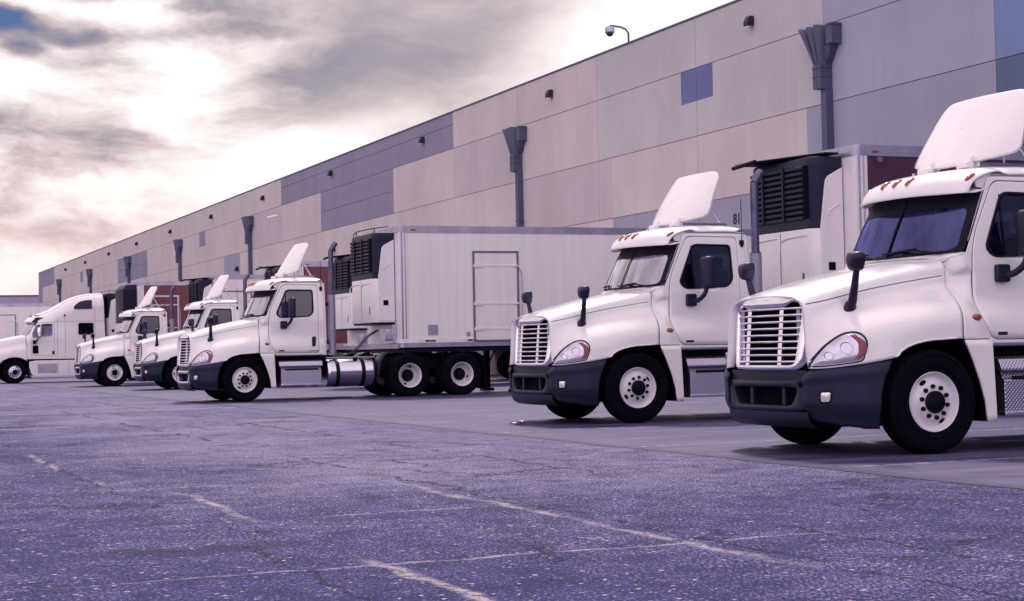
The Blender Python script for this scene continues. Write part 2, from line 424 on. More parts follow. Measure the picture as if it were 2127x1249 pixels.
# ------------------------------------------------------------------ ground
def ground_mat():
    m = mat('asphalt', (.1, .1, .17), .85); nt = m.node_tree; t = NT(nt); p = nt.nodes['Principled BSDF']
    obj = t.n('ShaderNodeTexCoord').outputs['Object']; s = t.n('ShaderNodeSeparateXYZ', inp={0: obj})
    X, Y = s.outputs[0], s.outputs[1]
    big = t.noise(obj, .35, 5, .6); mid = t.noise(obj, 2.6, 6, .65); fine = t.noise(t.vmath('MULTIPLY', obj, (1, 1, 1)).outputs[0], 48, 3, .8)
    ga = t.math('ADD', t.math('MULTIPLY', X, .39), t.math('MULTIPLY', Y, .92)); gb = t.math('SUBTRACT', t.math('MULTIPLY', Y, .39), t.math('MULTIPLY', X, .92))
    gv = t.n('ShaderNodeCombineXYZ', inp={0: t.math('MULTIPLY', ga, 62), 1: t.math('MULTIPLY', gb, 24), 2: 0.0}).outputs[0]      # paver drag: the stones lie in short rows
    grain = t.noise(gv, 1.0, 4, .68)
    grain2 = t.noise(t.vmath('MULTIPLY', gv, (.42, .45, 1)).outputs[0], 1.0, 5, .75)
    sheen_zone = t.math('MULTIPLY', t.smooth(t.math('ADD', X, t.math('MULTIPLY', big, 4)), -5.5, -13), t.smooth(t.math('ADD', Y, t.math('MULTIPLY', big, 3)), 2.5, 6.5))      # sky sheen over the middle ground, painted into the colour as a paler zone
    wear_sheen = t.math('ADD', t.math('ADD', t.math('MULTIPLY', t.smooth(big, .30, .70), .45), t.math('MULTIPLY', t.smooth(mid, .35, .65), .40)), t.math('MULTIPLY', sheen_zone, .75))  # random wear with the painted sheen added on top
    c = t.mix(t.smooth(mid, .3, .7), (.010, .009, .080), (.026, .022, .145))
    thr = t.math('SUBTRACT', .60, t.math('MULTIPLY', wear_sheen, .105))
    gm = t.smooth(t.math('SUBTRACT', grain, thr), -.015, .045)
    gm2 = t.smooth(t.math('SUBTRACT', grain2, thr), -.01, .05)
    c = t.mix(t.math('MULTIPLY', gm2, .40), c, (.15, .135, .30))
    c = t.mix(t.math('MULTIPLY', gm, t.math('ADD', .42, t.math('MULTIPLY', wear_sheen, .26))), c, (.31, .265, .39))
    dk = t.smooth(t.noise(t.vmath('ADD', gv, (15.3, 7.1, 0)).outputs[0], .9, 4, .75), .45, .37)
    c = t.mix(t.math('MULTIPLY', dk, .85), c, (.006, .005, .040))
    wv = t.vmath('SCALE', t.noise(obj, 30, 2, .5, 0, 1)); wv.inputs['Scale'].default_value = .05
    vv = t.vmath('ADD', obj, wv.outputs[0]).outputs[0]
    v = t.n('ShaderNodeTexVoronoi', inp={'Vector': vv, 'Scale': 34.0}); v.feature = 'F1'
    sel = t.n('ShaderNodeSeparateColor', inp={0: v.outputs['Color']})
    size = t.math('ADD', .20, t.math('MULTIPLY', sel.outputs[2], .28))
    chip = t.math('MULTIPLY', t.smooth(t.math('SUBTRACT', v.outputs['Distance'], size), .05, -.05), t.smooth(sel.outputs[0], .925, .95))
    c = t.mix(t.math('MULTIPLY', chip, .9), c, t.mix(sel.outputs[1], (.34, .29, .36), (.66, .57, .58)))
    pit = dk
    oil = t.smooth(t.noise(t.vmath('ADD', obj, (3.7, 9.1, 0)).outputs[0], .75, 5, .62), .58, .68)
    c = t.mix(t.math('MULTIPLY', oil, .55), c, (.012, .010, .045))
    # worn pale seams (old paving joints) and dark cracks following them
    wob = t.noise(obj, .9, 6, .62, 0, 1); ws = t.n('ShaderNodeSeparateColor', inp={0: wob})
    wx = t.math('ADD', X, t.math('MULTIPLY', t.math('SUBTRACT', ws.outputs[0], .5), .42))
    wy = t.math('ADD', Y, t.math('MULTIPLY', t.math('SUBTRACT', ws.outputs[1], .5), .42))
    gate = t.noise(obj, .55, 4, .6)
    def line(coord, at, wd, soft, g0=.30, g1=.45, gs=None):
        d = t.math('ABSOLUTE', t.math('SUBTRACT', coord, at))
        return t.math('MULTIPLY', t.smooth(d, wd + soft, wd), t.smooth(gs if gs is not None else gate, g0, g1))
    g2 = t.noise(t.vmath('ADD', obj, (31, 7, 0)).outputs[0], .6, 4, .6)
    g3 = t.noise(t.vmath('ADD', obj, (-11, 23, 0)).outputs[0], .5, 4, .6)
    def between(v_, a_, b_, f_=.5): return t.math('MULTIPLY', t.smooth(v_, a_ - f_, a_ + f_), t.smooth(v_, b_ + f_, b_ - f_))
    mul = lambda a_, b_: t.math('MULTIPLY', a_, b_)
    pale = None
    for a in (mul(mul(line(wy, 4.55, .006, .065, .30, .50), between(X, -13.2, -7.4, 1.0)), t.math('ADD', .35, t.math('MULTIPLY', t.smooth(mid, .40, .58), .65))), mul(line(wy, 2.75, .006, .06, .34, .54, g2), t.math('MAXIMUM', between(X, -13.4, -10.9, .3), between(X, -8.4, -3, .3))),
              mul(mul(line(wx, -8.25, .006, .030, .30, .44, g3), between(Y, 1.2, 5.6, .9)), t.math('ADD', .35, t.math('MULTIPLY', t.smooth(mid, .38, .6), .65))), mul(mul(line(wx, -10.85, .004, .028, .34, .50, g2), between(Y, 1.8, 4.6, .8)), t.math('ADD', .25, t.math('MULTIPLY', t.smooth(mid, .42, .6), .75))),
              mul(line(wx, -13.9, .010, .05, .44, .54), between(Y, 1.5, 4.5)), line(wx, -17.2, .012, .06, .50, .58, g2), line(wx, -27.0, .03, .10, .44, .54), line(wx, -34.0, .05, .12, .44, .52, g3), mul(line(wy, 2.3, .008, .06, .40, .54, g3), between(X, -20, -14))):
        pale = a if pale is None else t.math('MAXIMUM', pale, a)
    pn = t.noise(obj, 14, 4, .7)
    c = t.mix(t.math('MULTIPLY', pale, t.math('MULTIPLY', t.smooth(pn, .32, .56), .78)), c, (.48, .42, .43))
    wob2 = t.noise(obj, 2.2, 7, .7, 0, 1); w2 = t.n('ShaderNodeSeparateColor', inp={0: wob2})
    kx = t.math('ADD', X, t.math('MULTIPLY', t.math('SUBTRACT', w2.outputs[0], .5), .8)); ky = t.math('ADD', Y, t.math('MULTIPLY', t.math('SUBTRACT', w2.outputs[1], .5), .6))
    cr = None
    for a in (line(ky, 4.75, .010, .012, .42, .48), line(ky, 2.30, .007, .010, .46, .52, g2), line(kx, -7.8, .005, .010, .52, .56, g3), line(ky, 6.4, .012, .012, .46, .52, g3), line(kx, -12.5, .008, .012, .54, .58),
              line(ky, 5.45, .010, .012, .55, .60, g2), line(kx, -16.0, .015, .015, .52, .56, g2), line(kx, -20.0, .02, .02, .52, .56, g3), line(kx, -26.0, .03, .03, .5, .55)):
        cr = a if cr is None else t.math('MAXIMUM', cr, a)
    vc = t.n('ShaderNodeTexVoronoi', inp={'Vector': t.vmath('ADD', obj, t.vmath('SCALE', wob2).outputs[0]).outputs[0], 'Scale': .55}); vc.feature = 'DISTANCE_TO_EDGE'
    net = t.math('MULTIPLY', t.smooth(vc.outputs['Distance'], .010, .003), t.smooth(g3, .50, .58))
    cr = t.math('MAXIMUM', cr, net)
    c = t.mix(t.math('MULTIPLY', cr, .97), c, (.006, .005, .016))
    t.set(p, 'Base Color', c)
    h = t.math('SUBTRACT', t.math('ADD', t.math('MULTIPLY', grain, .7), t.math('MULTIPLY', chip, .35)), t.math('ADD', cr, t.math('MULTIPLY', pit, .4)))
    bp = t.n('ShaderNodeBump', inp={'Strength': .9, 'Distance': .02, 'Height': h}); t.set(p, 'Normal', bp.outputs[0])
    p.inputs['Specular IOR Level'].default_value = .30
    p.inputs['Specular Tint'].default_value = (.60, .55, 1, 1)
    t.set(p, 'Roughness', t.math('SUBTRACT', .80, t.math('MULTIPLY', chip, .4)))
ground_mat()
def apron_mat():
    m = mat('apron_concrete', (.1, .1, .17), .6); nt = m.node_tree; t = NT(nt); p = nt.nodes['Principled BSDF']
    obj = t.n('ShaderNodeTexCoord').outputs['Object']; s = t.n('ShaderNodeSeparateXYZ', inp={0: obj}); X, Y = s.outputs[0], s.outputs[1]
    st = t.noise(t.vmath('MULTIPLY', obj, (2.2, .35, 1)).outputs[0], 1.3, 7, .66)
    st2 = t.noise(t.vmath('MULTIPLY', obj, (.5, .9, 1)).outputs[0], .5, 5, .6)
    fine = t.noise(obj, 30, 4, .7)
    c = t.mix(t.smooth(st, .30, .70), (.014, .012, .070), (.098, .083, .175))
    c = t.mix(t.math('MULTIPLY', t.smooth(st2, .42, .68), .6), c, (.030, .026, .085))
    c = t.mix(t.math('MULTIPLY', t.smooth(fine, .45, .75), .35), c, (.30, .26, .31))
    wob = t.noise(obj, 1.5, 5, .6)
    def near(v, at, period, width):
        fr_ = t.math('FRACT', t.math('ADD', t.math('DIVIDE', t.math('SUBTRACT', v, at), period), 100.5))
        return t.smooth(t.math('ABSOLUTE', t.math('SUBTRACT', fr_, .5)), width / period, width / period * .5)
    jw = t.math('ADD', X, t.math('MULTIPLY', t.math('SUBTRACT', wob, .5), .03))
    joint = t.math('MAXIMUM', near(jw, -18.0, 3.66, .018), near(Y, 12.3, 4.6, .018))
    c = t.mix(t.math('MULTIPLY', joint, .75), c, (.03, .027, .06))
    paint = t.math('MULTIPLY', near(jw, -20.1, 3.9, .055), t.smooth(t.noise(obj, 5, 5, .75), .44, .62))
    c = t.mix(t.math('MULTIPLY', paint, .65), c, (.55, .46, .48))
    oil = t.noise(t.vmath('MULTIPLY', obj, (.9, .5, 1)).outputs[0], 1.0, 6, .65)
    c = t.mix(t.math('MULTIPLY', t.smooth(oil, .56, .74), .6), c, (.028, .024, .075))
    # ragged dark edge where the slab meets the asphalt
    ey = t.math('ADD', Y, t.math('MULTIPLY', t.math('SUBTRACT', t.noise(obj, 4, 6, .7), .5), .30))
    edge = t.smooth(ey, 8.50, 8.24)
    c = t.mix(t.math('MULTIPLY', edge, .75), c, (.022, .020, .050))
    t.set(p, 'Base Color', c); p.inputs['Specular Tint'].default_value = (.60, .55, 1, 1); p.inputs['Specular IOR Level'].default_value = .35
    t.set(p, 'Roughness', t.math('ADD', .42, t.math('MULTIPLY', fine, .25)))
    bp = t.n('ShaderNodeBump', inp={'Strength': .30, 'Distance': .01, 'Height': t.math('SUBTRACT', fine, t.math('MULTIPLY', joint, 2.0))}); t.set(p, 'Normal', bp.outputs[0])
apron_mat()
WY = 26.542
g = MB()
g.add([(-900, -700, 0), (500, -700, 0), (500, 900, 0), (-900, 900, 0)], [(0, 1, 2, 3)])
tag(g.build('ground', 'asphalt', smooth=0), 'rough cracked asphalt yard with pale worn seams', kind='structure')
g = MB(); nseg = 260
row0 = []; row1 = []
for i in range(nseg + 1):
    x = -220 + 240 * i / nseg
    row0.append((x, 8.18 + random.uniform(-.035, .035), .004)); row1.append((x, WY + .02, .004))
g.grid([row0, row1])
tag(g.build('apron', 'apron_concrete', smooth=0), 'smooth concrete truck apron along the dock wall', kind='structure')

# ------------------------------------------------------------------ warehouse
BAY, X0 = 7.315, -39.3707
HR, HA, HB, HC = 11.70, 10.08, 7.86, 5.69
def wall_mat(name, col):
    m = mat(name, col, .85); nt = m.node_tree; t = NT(nt); p = nt.nodes['Principled BSDF']
    obj = t.n('ShaderNodeTexCoord').outputs['Object']
    n_ = t.noise(t.vmath('MULTIPLY', obj, (1, 1, .6)).outputs[0], .5, 6, .6); st = t.noise(t.vmath('MULTIPLY', obj, (1.8, 1, .10)).outputs[0], 2.0, 6, .7); f = t.noise(obj, 30, 4, .7)
    c = t.mix(t.smooth(n_, .3, .7), tuple(x * .93 for x in col), tuple(x * 1.05 for x in col))
    c = t.mix(t.math('MULTIPLY', t.smooth(st, .52, .75), .22), c, tuple(x * .62 for x in col))
    c = t.mix(t.math('MULTIPLY', t.smooth(f, .4, .7), .10), c, tuple(x * .7 for x in col))
    sx_ = t.n('ShaderNodeSeparateXYZ', inp={0: obj}).outputs[0]
    pl = t.math('ABSOLUTE', t.math('SUBTRACT', t.math('FRACT', t.math('ADD', t.math('DIVIDE', sx_, 2.44), 50.35)), .5))
    c = t.mix(t.math('MULTIPLY', t.smooth(pl, .010, .004), .22), c, tuple(x * .72 for x in col))
    bl = t.noise(t.vmath('MULTIPLY', obj, (1, 1, 1.4)).outputs[0], .16, 3, .5)
    c = t.mix(t.math('MULTIPLY', t.smooth(bl, .48, .66), .16), c, tuple(x * .72 for x in col))
    t.set(p, 'Base Color', c)
    bp = t.n('ShaderNodeBump', inp={'Strength': .25, 'Distance': .01, 'Height': f}); t.set(p, 'Normal', bp.outputs[0])
    p.inputs['Specular IOR Level'].default_value = .2
wall_mat('wall_light', (0.621, 0.558, 0.572)); wall_mat('wall_mid', (0.556, 0.496, 0.529)); wall_mat('wall_dark', (0.289, 0.273, 0.382)); wall_mat('wall_blue', (0.164, 0.191, 0.382))
wall_mat('wall_grey', (0.365, 0.36, 0.469)); wall_mat('wall_steel', (0.207, 0.283, 0.501)); wall_mat('wall_teal', (0.125, 0.174, 0.283)); wall_mat('wall_cool', (0.403, 0.414, 0.545)); wall_mat('wall_pale', (0.567, 0.529, 0.572)); wall_mat('wall_low', (0.401, 0.346, 0.451))
wh = empty('warehouse', (X0, WY, 0))
tag(wh, 'long flat-walled tilt-up concrete warehouse with beige and mauve painted panels', 'warehouse')
KL, KR = 23.83, -9.0      # joint numbers, growing to the left
def kx(k): return -k * BAY
b = MB()
mats = ['wall_light', 'wall_mid', 'wall_dark', 'wall_blue', 'wall_grey', 'wall_steel', 'wall_teal', 'gap', 'wall_cool', 'wall_pale']
def patch(k0, k1, z0, z1, mi, gl=1, gr=1, gb=1, gt=1):
    """panel between joint k0 (right) and k1 (left); the flags leave the joint gap on that side"""
    q = .011
    xa = kx(k1) + q * gl; xb = kx(k0) - q * gr; b.box((xa, -.0, z0 + q * gb), (xb, .04, z1 - q * gt), mi)
# columns of panels, split wherever the paint changes inside a bay
def band(z0, z1, splits, top=1, bot=1):
    """splits: list of (k_right, k_left, material)"""
    for k0, k1, mi in splits:
        ks = [k0] + [k for k in range(math.ceil(k0 + 1e-6), math.floor(k1 - 1e-6) + 1)] + [k1]
        for a, c in zip(ks, ks[1:]):
            if c - a < 1e-4: continue
            patch(a, c, z0, z1, mi, gl=1 if abs(c - round(c)) < 1e-4 else 0, gr=1 if abs(a - round(a)) < 1e-4 else 0, gb=bot, gt=top)
band(HA, HR, [(KR, -1, 5), (-1, 0, 8), (0, 2, 9), (2, 4, 0)])  # cooler right-hand panels: a vignette's blue shade put into their colour
band(HA, 11.15, [(4, 8, 2)]); band(11.15, HR, [(4, 8, 2)])
band(HA, HR, [(8, 21.85, 0)]); band(9.73, HR, [(21.85, KL, 2)], bot=0)
band(HB, HA, [(KR, -1, 5), (-1, 0, 8)])
band(9.0, HA, [(.855, 1.14, 3)], bot=0); band(HB, 9.0, [(.855, 1.14, 9)], top=0); band(HB, HA, [(0, .855, 9), (1.14, 2, 9), (2, 3, 0), (3, 4, 1), (4, 5.13, 0)])
band(8.96, HA, [(5.13, 6.85, 2)]); band(HB, 8.96, [(5.13, 6.85, 2)])
band(HB, HA, [(6.85, 8, 0), (8, 9, 1), (9, 10.87, 0)])
band(9.0, HA, [(10.87, 11.15, 2)], bot=0); band(HB, 9.0, [(10.87, 11.15, 0)], top=0)
band(HB, HA, [(11.15, 13.95, 0)]); band(9.0, HA, [(13.95, 15.95, 2)]); band(HB, 9.0, [(13.95, 15.95, 2)])
band(HB, HA, [(15.95, 18.83, 0)]); band(9.0, HA, [(18.83, 19.1, 2)], bot=0); band(HB, 9.0, [(18.83, 19.1, 0)], top=0)
band(HB, HA, [(19.1, 21.85, 0)]); band(HB, 9.73, [(21.85, 23.3, 0), (23.3, KL, 2)], top=0)
band(HC, HB, [(KR, -1, 6), (-1, .13, 4), (.13, 1.85, 0), (1.85, 3, 1), (3, 9.46, 0), (9.46, 10.1, 4), (10.1, 23.3, 0), (23.3, KL, 2)])
band(0, HC, [(KR, -1, 6), (-1, 1.85, 4), (1.85, 5, 0), (5, 9, 1), (9, 14, 0), (14, 17, 1), (17, KL, 0)])
b.build('wall', mats, wh, smooth=0)
b = MB(); b.box((kx(KL) + .01, .03, 0), (kx(KR), 60, HR - .12)); b.build('core', 'gap', wh, smooth=0)
b = MB(); b.box((kx(KL) - .03, -.03, HR), (kx(KR), .35, HR + .06)); b.build('parapet_cap', 'spout', wh, smooth=0)
# dock doors behind the trailers
for k in [i * .5 + .25 for i in range(-3, 46)]:
    pass
b = MB(); b.box((kx(KL) - .02, 0.0, 0), (kx(KL) + .008, 55, HR - .02)); b.build('end_wall', 'wall_dark', wh, smooth=0)

# spouts
def make_spout():
    r = empty('rain_spout')
    b = MB()
    # pleated fan head tapering down
    top = [(-.78 + 1.13 * i / 12, -.46 + (.24 if i % 4 == 0 else (.0 if i % 4 == 2 else .10))) for i in range(13)]
    bot = [(.0 + .37 * i / 12, -.38 + (.09 if i % 4 == 0 else 0)) for i in range(13)]
    rows = []
    for q in range(9):
        t = q / 8; rows.append([(a[0] * (1 - t) + c[0] * t, a[1] * (1 - t) + c[1] * t, 10.04 - (.10 if i % 4 == 0 else 0) * (1 - t) - 1.14 * t) for i, (a, c) in enumerate(zip(top, bot))])
    b.grid(rows)
    L = [row[0] for row in rows]; Rr = [row[-1] for row in rows]
    b.grid([[(x, 0, z) for x, y, z in L], L]); b.grid([Rr, [(x + .03, 0, z) for x, y, z in Rr]])
    b.grid([rows[0], [(x, 0, z) for x, y, z in rows[0]]])
    b.build('fan_head', 'spout', r, smooth=25)
    b = MB(); b.box((.0, -.40, 8.22), (.38, 0, 8.90)); b.box((-.02, -.415, 8.55), (.40, -.0, 8.585)); b.box((-.02, -.415, 8.80), (.40, -.0, 8.835)); b.box((.18, -.412, 8.24), (.205, -.39, 8.88))
    b.build('collector_box', 'spout', r, smooth=25, bevel=.008)
    b = MB(); b.box((.60, -.34, 9.42), (.90, 0, 10.0)); b.box((.58, -.36, 9.93), (.92, 0, 9.97)); b.add([(.36, -.24, 9.42), (.72, -.26, 9.42), (.46, -.2, 9.0), (.36, -.2, 8.9), (.36, 0, 8.9), (.46, 0, 9.0), (.72, 0, 9.42), (.36, 0, 9.42)], [(0, 1, 2, 3), (1, 6, 5, 2), (3, 2, 5, 4), (0, 3, 4, 7), (0, 7, 6, 1)])
    b.build('overflow_box', 'spout', r, smooth=25, bevel=.008)
    b = MB(); b.box((.14, -.24, .3), (.40, -.0, 8.22))
    for z in (2.2, 4.2, 6.2): b.box((.10, -.255, z), (.44, 0, z + .06))
    b.build('pipe', 'spout', r, smooth=25, bevel=.006)
    return r
sp0 = None
spl = ['dark rain spout high on the wall above the second truck from the right', 'dark fan-topped rain spout above the roof of the long white trailer',
       'dark rain spout on the wall behind the wind deflector of the middle truck', 'grey rain spout above the smaller day cab, left of the middle rain spouts',
       'grey rain spout on the large mauve painted panel', 'small grey rain spout just right of a narrow mauve patch, above the sleeper truck', 'smallest rain spout, nearest the far end of the warehouse']
for k, lb in zip((0, 3.0, 9.05, 12.07, 15.1, 18.1, 21.15), spl):
    o = make_spout() if sp0 is None else copy_tree(sp0)
    sp0 = sp0 or o
    o.location = (X0 + kx(k), WY, 0); tag(o, lb, 'rain spout', 'rain spouts down the warehouse wall')
# wall lamps
def make_wall_lamp():
    r = empty('wall_lamp')
    b = MB(); b.prism(rounded([(-.30, -.20), (-.30, -.02), (-.20, .19), (0, .19), (0, -.16), (-.10, -.2)], .03), 'x', -.15, .15)
    b.build('housing', 'lamp_black', r, smooth=30, bevel=.012)
    b = MB(); b.box((-.12, -.28, -.235), (.12, -.11, -.205)); b.build('lens', 'foglamp', r, smooth=0)
    return r
wl0 = None
spots = [(k, 10.92) for k in (.52, 2.54, 4.52, 6.54, 8.56, 10.55, 12.54, 14.54, 16.54, 18.54, 20.5)] + [(9.53, 6.80), (6.50, 6.74)]
wll = ['largest wall lamp, high left of the nearest rain spout', 'wall lamp high between the fan spout and the square of blue paint', 'wall lamp on the right end of the long mauve top band', 'wall lamp on the left part of the mauve top band',
       'wall lamp just left of the mauve top band', 'wall lamp high above the narrow mauve patch', 'wall lamp high between the narrow patch and the large mauve panel', 'wall lamp high above the large mauve panel',
       'small wall lamp two places right of the warehouse end', 'small wall lamp above the narrow far patch', 'smallest wall lamp, nearest the far end of the warehouse',
       'low wall lamp on the darker panel left of the middle truck deflector', 'low wall lamp beside the exhaust tip of the middle truck']
for (k, z), lb in zip(spots, wll):
    o = make_wall_lamp() if wl0 is None else copy_tree(wl0)
    wl0 = wl0 or o
    o.location = (X0 + kx(k), WY, z); o.scale = (.8, .8, .8); tag(o, lb, 'wall lamp', 'lamps along the warehouse wall')
# dome camera on the roof edge
r = empty('dome_camera', (X0 + kx(1.67), WY + .1, HR)); tag(r, 'dome camera hanging from a bent pole on the roof edge', 'security camera')
b = MB(); b.tube([(0, 0, -.1), (0, 0, .42), (-.03, -.10, .56), (-.1, -.25, .64), (-.2, -.5, .68), (-.22, -.62, .68)], .035, 10); b.build('pole', 'spout', r)
b = MB(); b.lathe([(0, .16), (.12, .15), (.17, .08), (.17, -.04), (.15, -.07)], (-.22, -.62, .50), 20, 'z'); b.build('housing', 'alu_blue', r)
b = MB(); b.ell((-.22, -.62, .43), (.13, .13, .13)); b.build('dome', 'lamp_black', r)
# bullet camera
r = empty('bullet_camera', (X0 + kx(8.05), WY, 9.45)); tag(r, 'white bullet camera sticking out of the wall', 'security camera')
b = MB(); b.tube([(.1, 0, -.22), (.05, -.15, -.1), (0, -.3, 0)], .035, 8); b.build('bracket', 'paint', r)
b = MB(); b.tube([(.05, -.15, .05), (-.10, -.75, -.10)], .085, 12); b.build('housing', 'paint', r)
# door number (the photograph is mirrored, so the number is too)
tc = bpy.data.curves.new('n', 'FONT'); tc.body = '18'; tc.size = .46; tc.extrude = .004; tc.offset = .012; tc.align_x = 'CENTER'
to = bpy.data.objects.new('n', tc); COL.objects.link(to)
dg = bpy.context.evaluated_depsgraph_get(); me = bpy.data.meshes.new_from_object(to.evaluated_get(dg)); bpy.data.objects.remove(to)
me.transform(Matrix.Rotation(R(90), 4, 'X')); me.transform(Matrix.Scale(-1, 4, (1, 0, 0)))
me.materials.clear(); me.materials.append(MATS['number_paint'])
o = bpy.data.objects.new('door_number', me); COL.objects.link(o); o.location = (X0 + kx(.68), WY - .006, 4.83)
tag(o, 'black mirror-written number 18 painted on the wall', 'door number')
# low far building
r = empty('low_building', (-236, 0, 0)); tag(r, 'low pale building behind the far end of the yard', 'building')
b = MB(); b.box((-.3, -60, 0), (0, 34, 9.6)); b.build('wall', 'wall_low', r, smooth=0)
b = MB(); b.box((-.35, -60, 9.6), (.05, 34, 9.8)); b.build('parapet_cap', 'spout', r, smooth=0)
for i in range(8):
    b = MB(); b.box((-.02, -58 + i * 10.5, 0), (.012, -57.96 + i * 10.5, 9.6)); b.build('joint', 'gap', r, smooth=0)

# ------------------------------------------------------------------ wheels
def tyre_bm(b, c, s=1, mi=0):
    pr = [(.29, .105), (.33, .128), (.385, .142), (.44, .140), (.475, .130), (.498, .118), (.506, .10)]
    for a in (.062, .02, -.02, -.062):      # tread grooves
        pr += [(.511, a + .013), (.498, a + .008), (.498, a - .008), (.511, a - .013)]
    pr += [(.506, -.10), (.498, -.118), (.475, -.130), (.44, -.140), (.385, -.142), (.33, -.128), (.29, -.105)]
    pr = [(r_ * .998, a * .98) for r_, a in pr]
    b.lathe(pr, c, 72, 'x', mi)
    for rr_ in (.345, .455): b.lathe([(rr_ - .006, .136 * s), (rr_, .1425 * s), (rr_ + .006, .137 * s)], c, 72, 'x', mi)
def make_front_wheel(par, y, side, chrome=False, rot=0, name='front_wheel'):
    """centre of the wheel is its origin"""
    wl = empty(name, (side * 1.055, y, .51)); wl.parent = par; wl.rotation_euler = (rot, 0, 0)
    s = side
    b = MB(); tyre_bm(b, (0, 0, 0), s); b.build('tyre', 'rubber', wl, smooth=40)
    b = MB(); b.lathe([(.245, -.10 * s), (.262, .06 * s), (.272, .10 * s), (.288, .112 * s), (.293, .122 * s), (.288, .128 * s), (.279, .120 * s), (.268, .098 * s), (.255, .078 * s), (.243, .074 * s), (.225, .080 * s), (.20, .092 * s), (.182, .104 * s), (.176, .116 * s), (.168, .119 * s), (.10, .119 * s), (.09, .126 * s), (.05, .12 * s)], (0, 0, 0), 72, 'x')
    rim = b.build('rim', 'chrome_dull' if chrome else 'rim_white', wl, smooth=40)
    b = MB()
    for a in (R(35), R(215)):      # two hand holes
        n = Vector((s * .93, 0, 0)); cc = (.086 * s, .216 * math.cos(a), .216 * math.sin(a))
        e1 = Vector((0, -math.sin(a), math.cos(a))); e2 = Vector((-.42 * s, math.cos(a) * .78, math.sin(a) * .78))
        ring = [Vector(cc) + Vector((s * .005, 0, 0)) + e1 * .040 * math.cos(k * math.pi / 12) + e2 * .024 * math.sin(k * math.pi / 12) for k in range(24)]
        b.add(ring, [tuple(range(24))])
    each(b, 'hand_hole', 'void', wl, smooth=0)
    b = MB(); b.lathe([(.108, .10 * s), (.108, .150 * s), (.098, .160 * s), (.075, .162 * s), (.068, .176 * s), (.03, .182 * s), (.0, .183 * s)], (0, 0, 0), 32, 'x')
    b.build('hub', 'hub_dark', wl, smooth=40)
    b = MB()
    for k in range(10):
        a = 2 * math.pi * k / 10 + .2; c = (.117 * s, .152 * math.cos(a), .152 * math.sin(a))
        b.lathe([(.023, 0), (.021, .026 * s), (.014, .036 * s), (.0, .038 * s)], c, 8, 'x')
    each(b, 'lug_nut', 'hub_dark', wl, smooth=20)
    return wl
def make_dual_wheel(par, y, side, rot=0, name='rear_wheel'):
    s = side; wl = empty(name, (side * 1.06, y, .51)); wl.parent = par; wl.rotation_euler = (rot, 0, 0)
    b = MB(); tyre_bm(b, (0, 0, 0), s); tyre_bm(b, (-.33 * s, 0, 0), s); b.build('tyre', 'rubber', wl, smooth=40)
    b = MB(); b.lathe([(.288, .112 * s), (.293, .122 * s), (.288, .128 * s), (.279, .120 * s), (.268, .10 * s), (.250, .07 * s), (.246, -.06 * s), (.236, -.085 * s), (.20, -.095 * s), (.12, -.098 * s), (.05, -.098 * s)], (0, 0, 0), 72, 'x')
    rim = b.build('rim', 'rim_white', wl, smooth=40)
    b = MB()
    for a in (R(50), R(230)):
        ring = [(-.083 * s + .004 * s, .212 * math.cos(a) - math.sin(a) * .034 * math.cos(k * math.pi / 12) + math.cos(a) * .022 * math.sin(k * math.pi / 12), .212 * math.sin(a) + math.cos(a) * .034 * math.cos(k * math.pi / 12) + math.sin(a) * .022 * math.sin(k * math.pi / 12)) for k in range(24)]
        b.add(ring, [tuple(range(24))])
    each(b, 'hand_hole', 'void', wl, smooth=0)
    b = MB(); b.lathe([(.150, -.10 * s), (.150, -.08 * s), (.11, -.07 * s), (.105, .02 * s), (.095, .055 * s), (.06, .06 * s), (0, .062 * s)], (0, 0, 0), 32, 'x')
    for k in range(10):
        a = 2 * math.pi * k / 10; b.lathe([(.02, 0), (.018, .03 * s), (.0, .04 * s)], (-.08 * s, .130 * math.cos(a), .130 * math.sin(a)), 8, 'x')
    b.build('hub', 'hub_dark', wl, smooth=35)
    return wl

# ------------------------------------------------------------------ day cab tractor (origin: ground under the front axle, nose towards -y)
ST = [  # y, centre z, shoulder, seam, waist, crest, mid, bottom
    (-1.15, 1.580, (.56, 1.545), (.68, 1.475), (.715, 1.34), (.735, 1.14), (.755, 1.00), (.79, .855)),
    (-1.08, 1.605, (.59, 1.565), (.70, 1.487), (.735, 1.35), (.79, 1.15), (.86, 1.02), (.915, .862)),
    (-1.00, 1.630, (.62, 1.587), (.72, 1.50), (.755, 1.37), (.87, 1.175), (.955, 1.05), (1.00, .872)),
    (-.88, 1.665, (.645, 1.617), (.745, 1.525), (.785, 1.40), (.98, 1.205), (1.065, 1.09), (1.095, .89)),
    (-.75, 1.698, (.665, 1.648), (.765, 1.555), (.815, 1.435), (1.055, 1.245), (1.125, 1.13), (1.15, .905)),
    (-.50, 1.762, (.70, 1.706), (.79, 1.61), (.845, 1.49), (1.085, 1.31), (1.165, 1.19), (1.195, .945)),
    (-.25, 1.818, (.725, 1.762), (.81, 1.655), (.865, 1.54), (1.095, 1.36), (1.180, 1.25), (1.205, 1.07)),
    (.0, 1.868, (.75, 1.812), (.825, 1.695), (.875, 1.58), (1.105, 1.40), (1.188, 1.29), (1.208, 1.11)),
    (.42, 1.945, (.785, 1.895), (.85, 1.755), (.885, 1.64), (1.11, 1.45), (1.19, 1.32), (1.208, 1.12))]
ARCH = [(-1.15, .855), (-1.0, .868), (-.48, .945), (-.40, .995), (-.32, 1.04), (-.20, 1.078), (-.05, 1.102), (.1, 1.11), (.42, 1.12)]
ARCHS = crom(ARCH, 8)
def flat(st): return [st[0], st[1]] + [c for p in st[2:] for c in p]
FL = crom([tuple(flat(s)) for s in ST], 8)
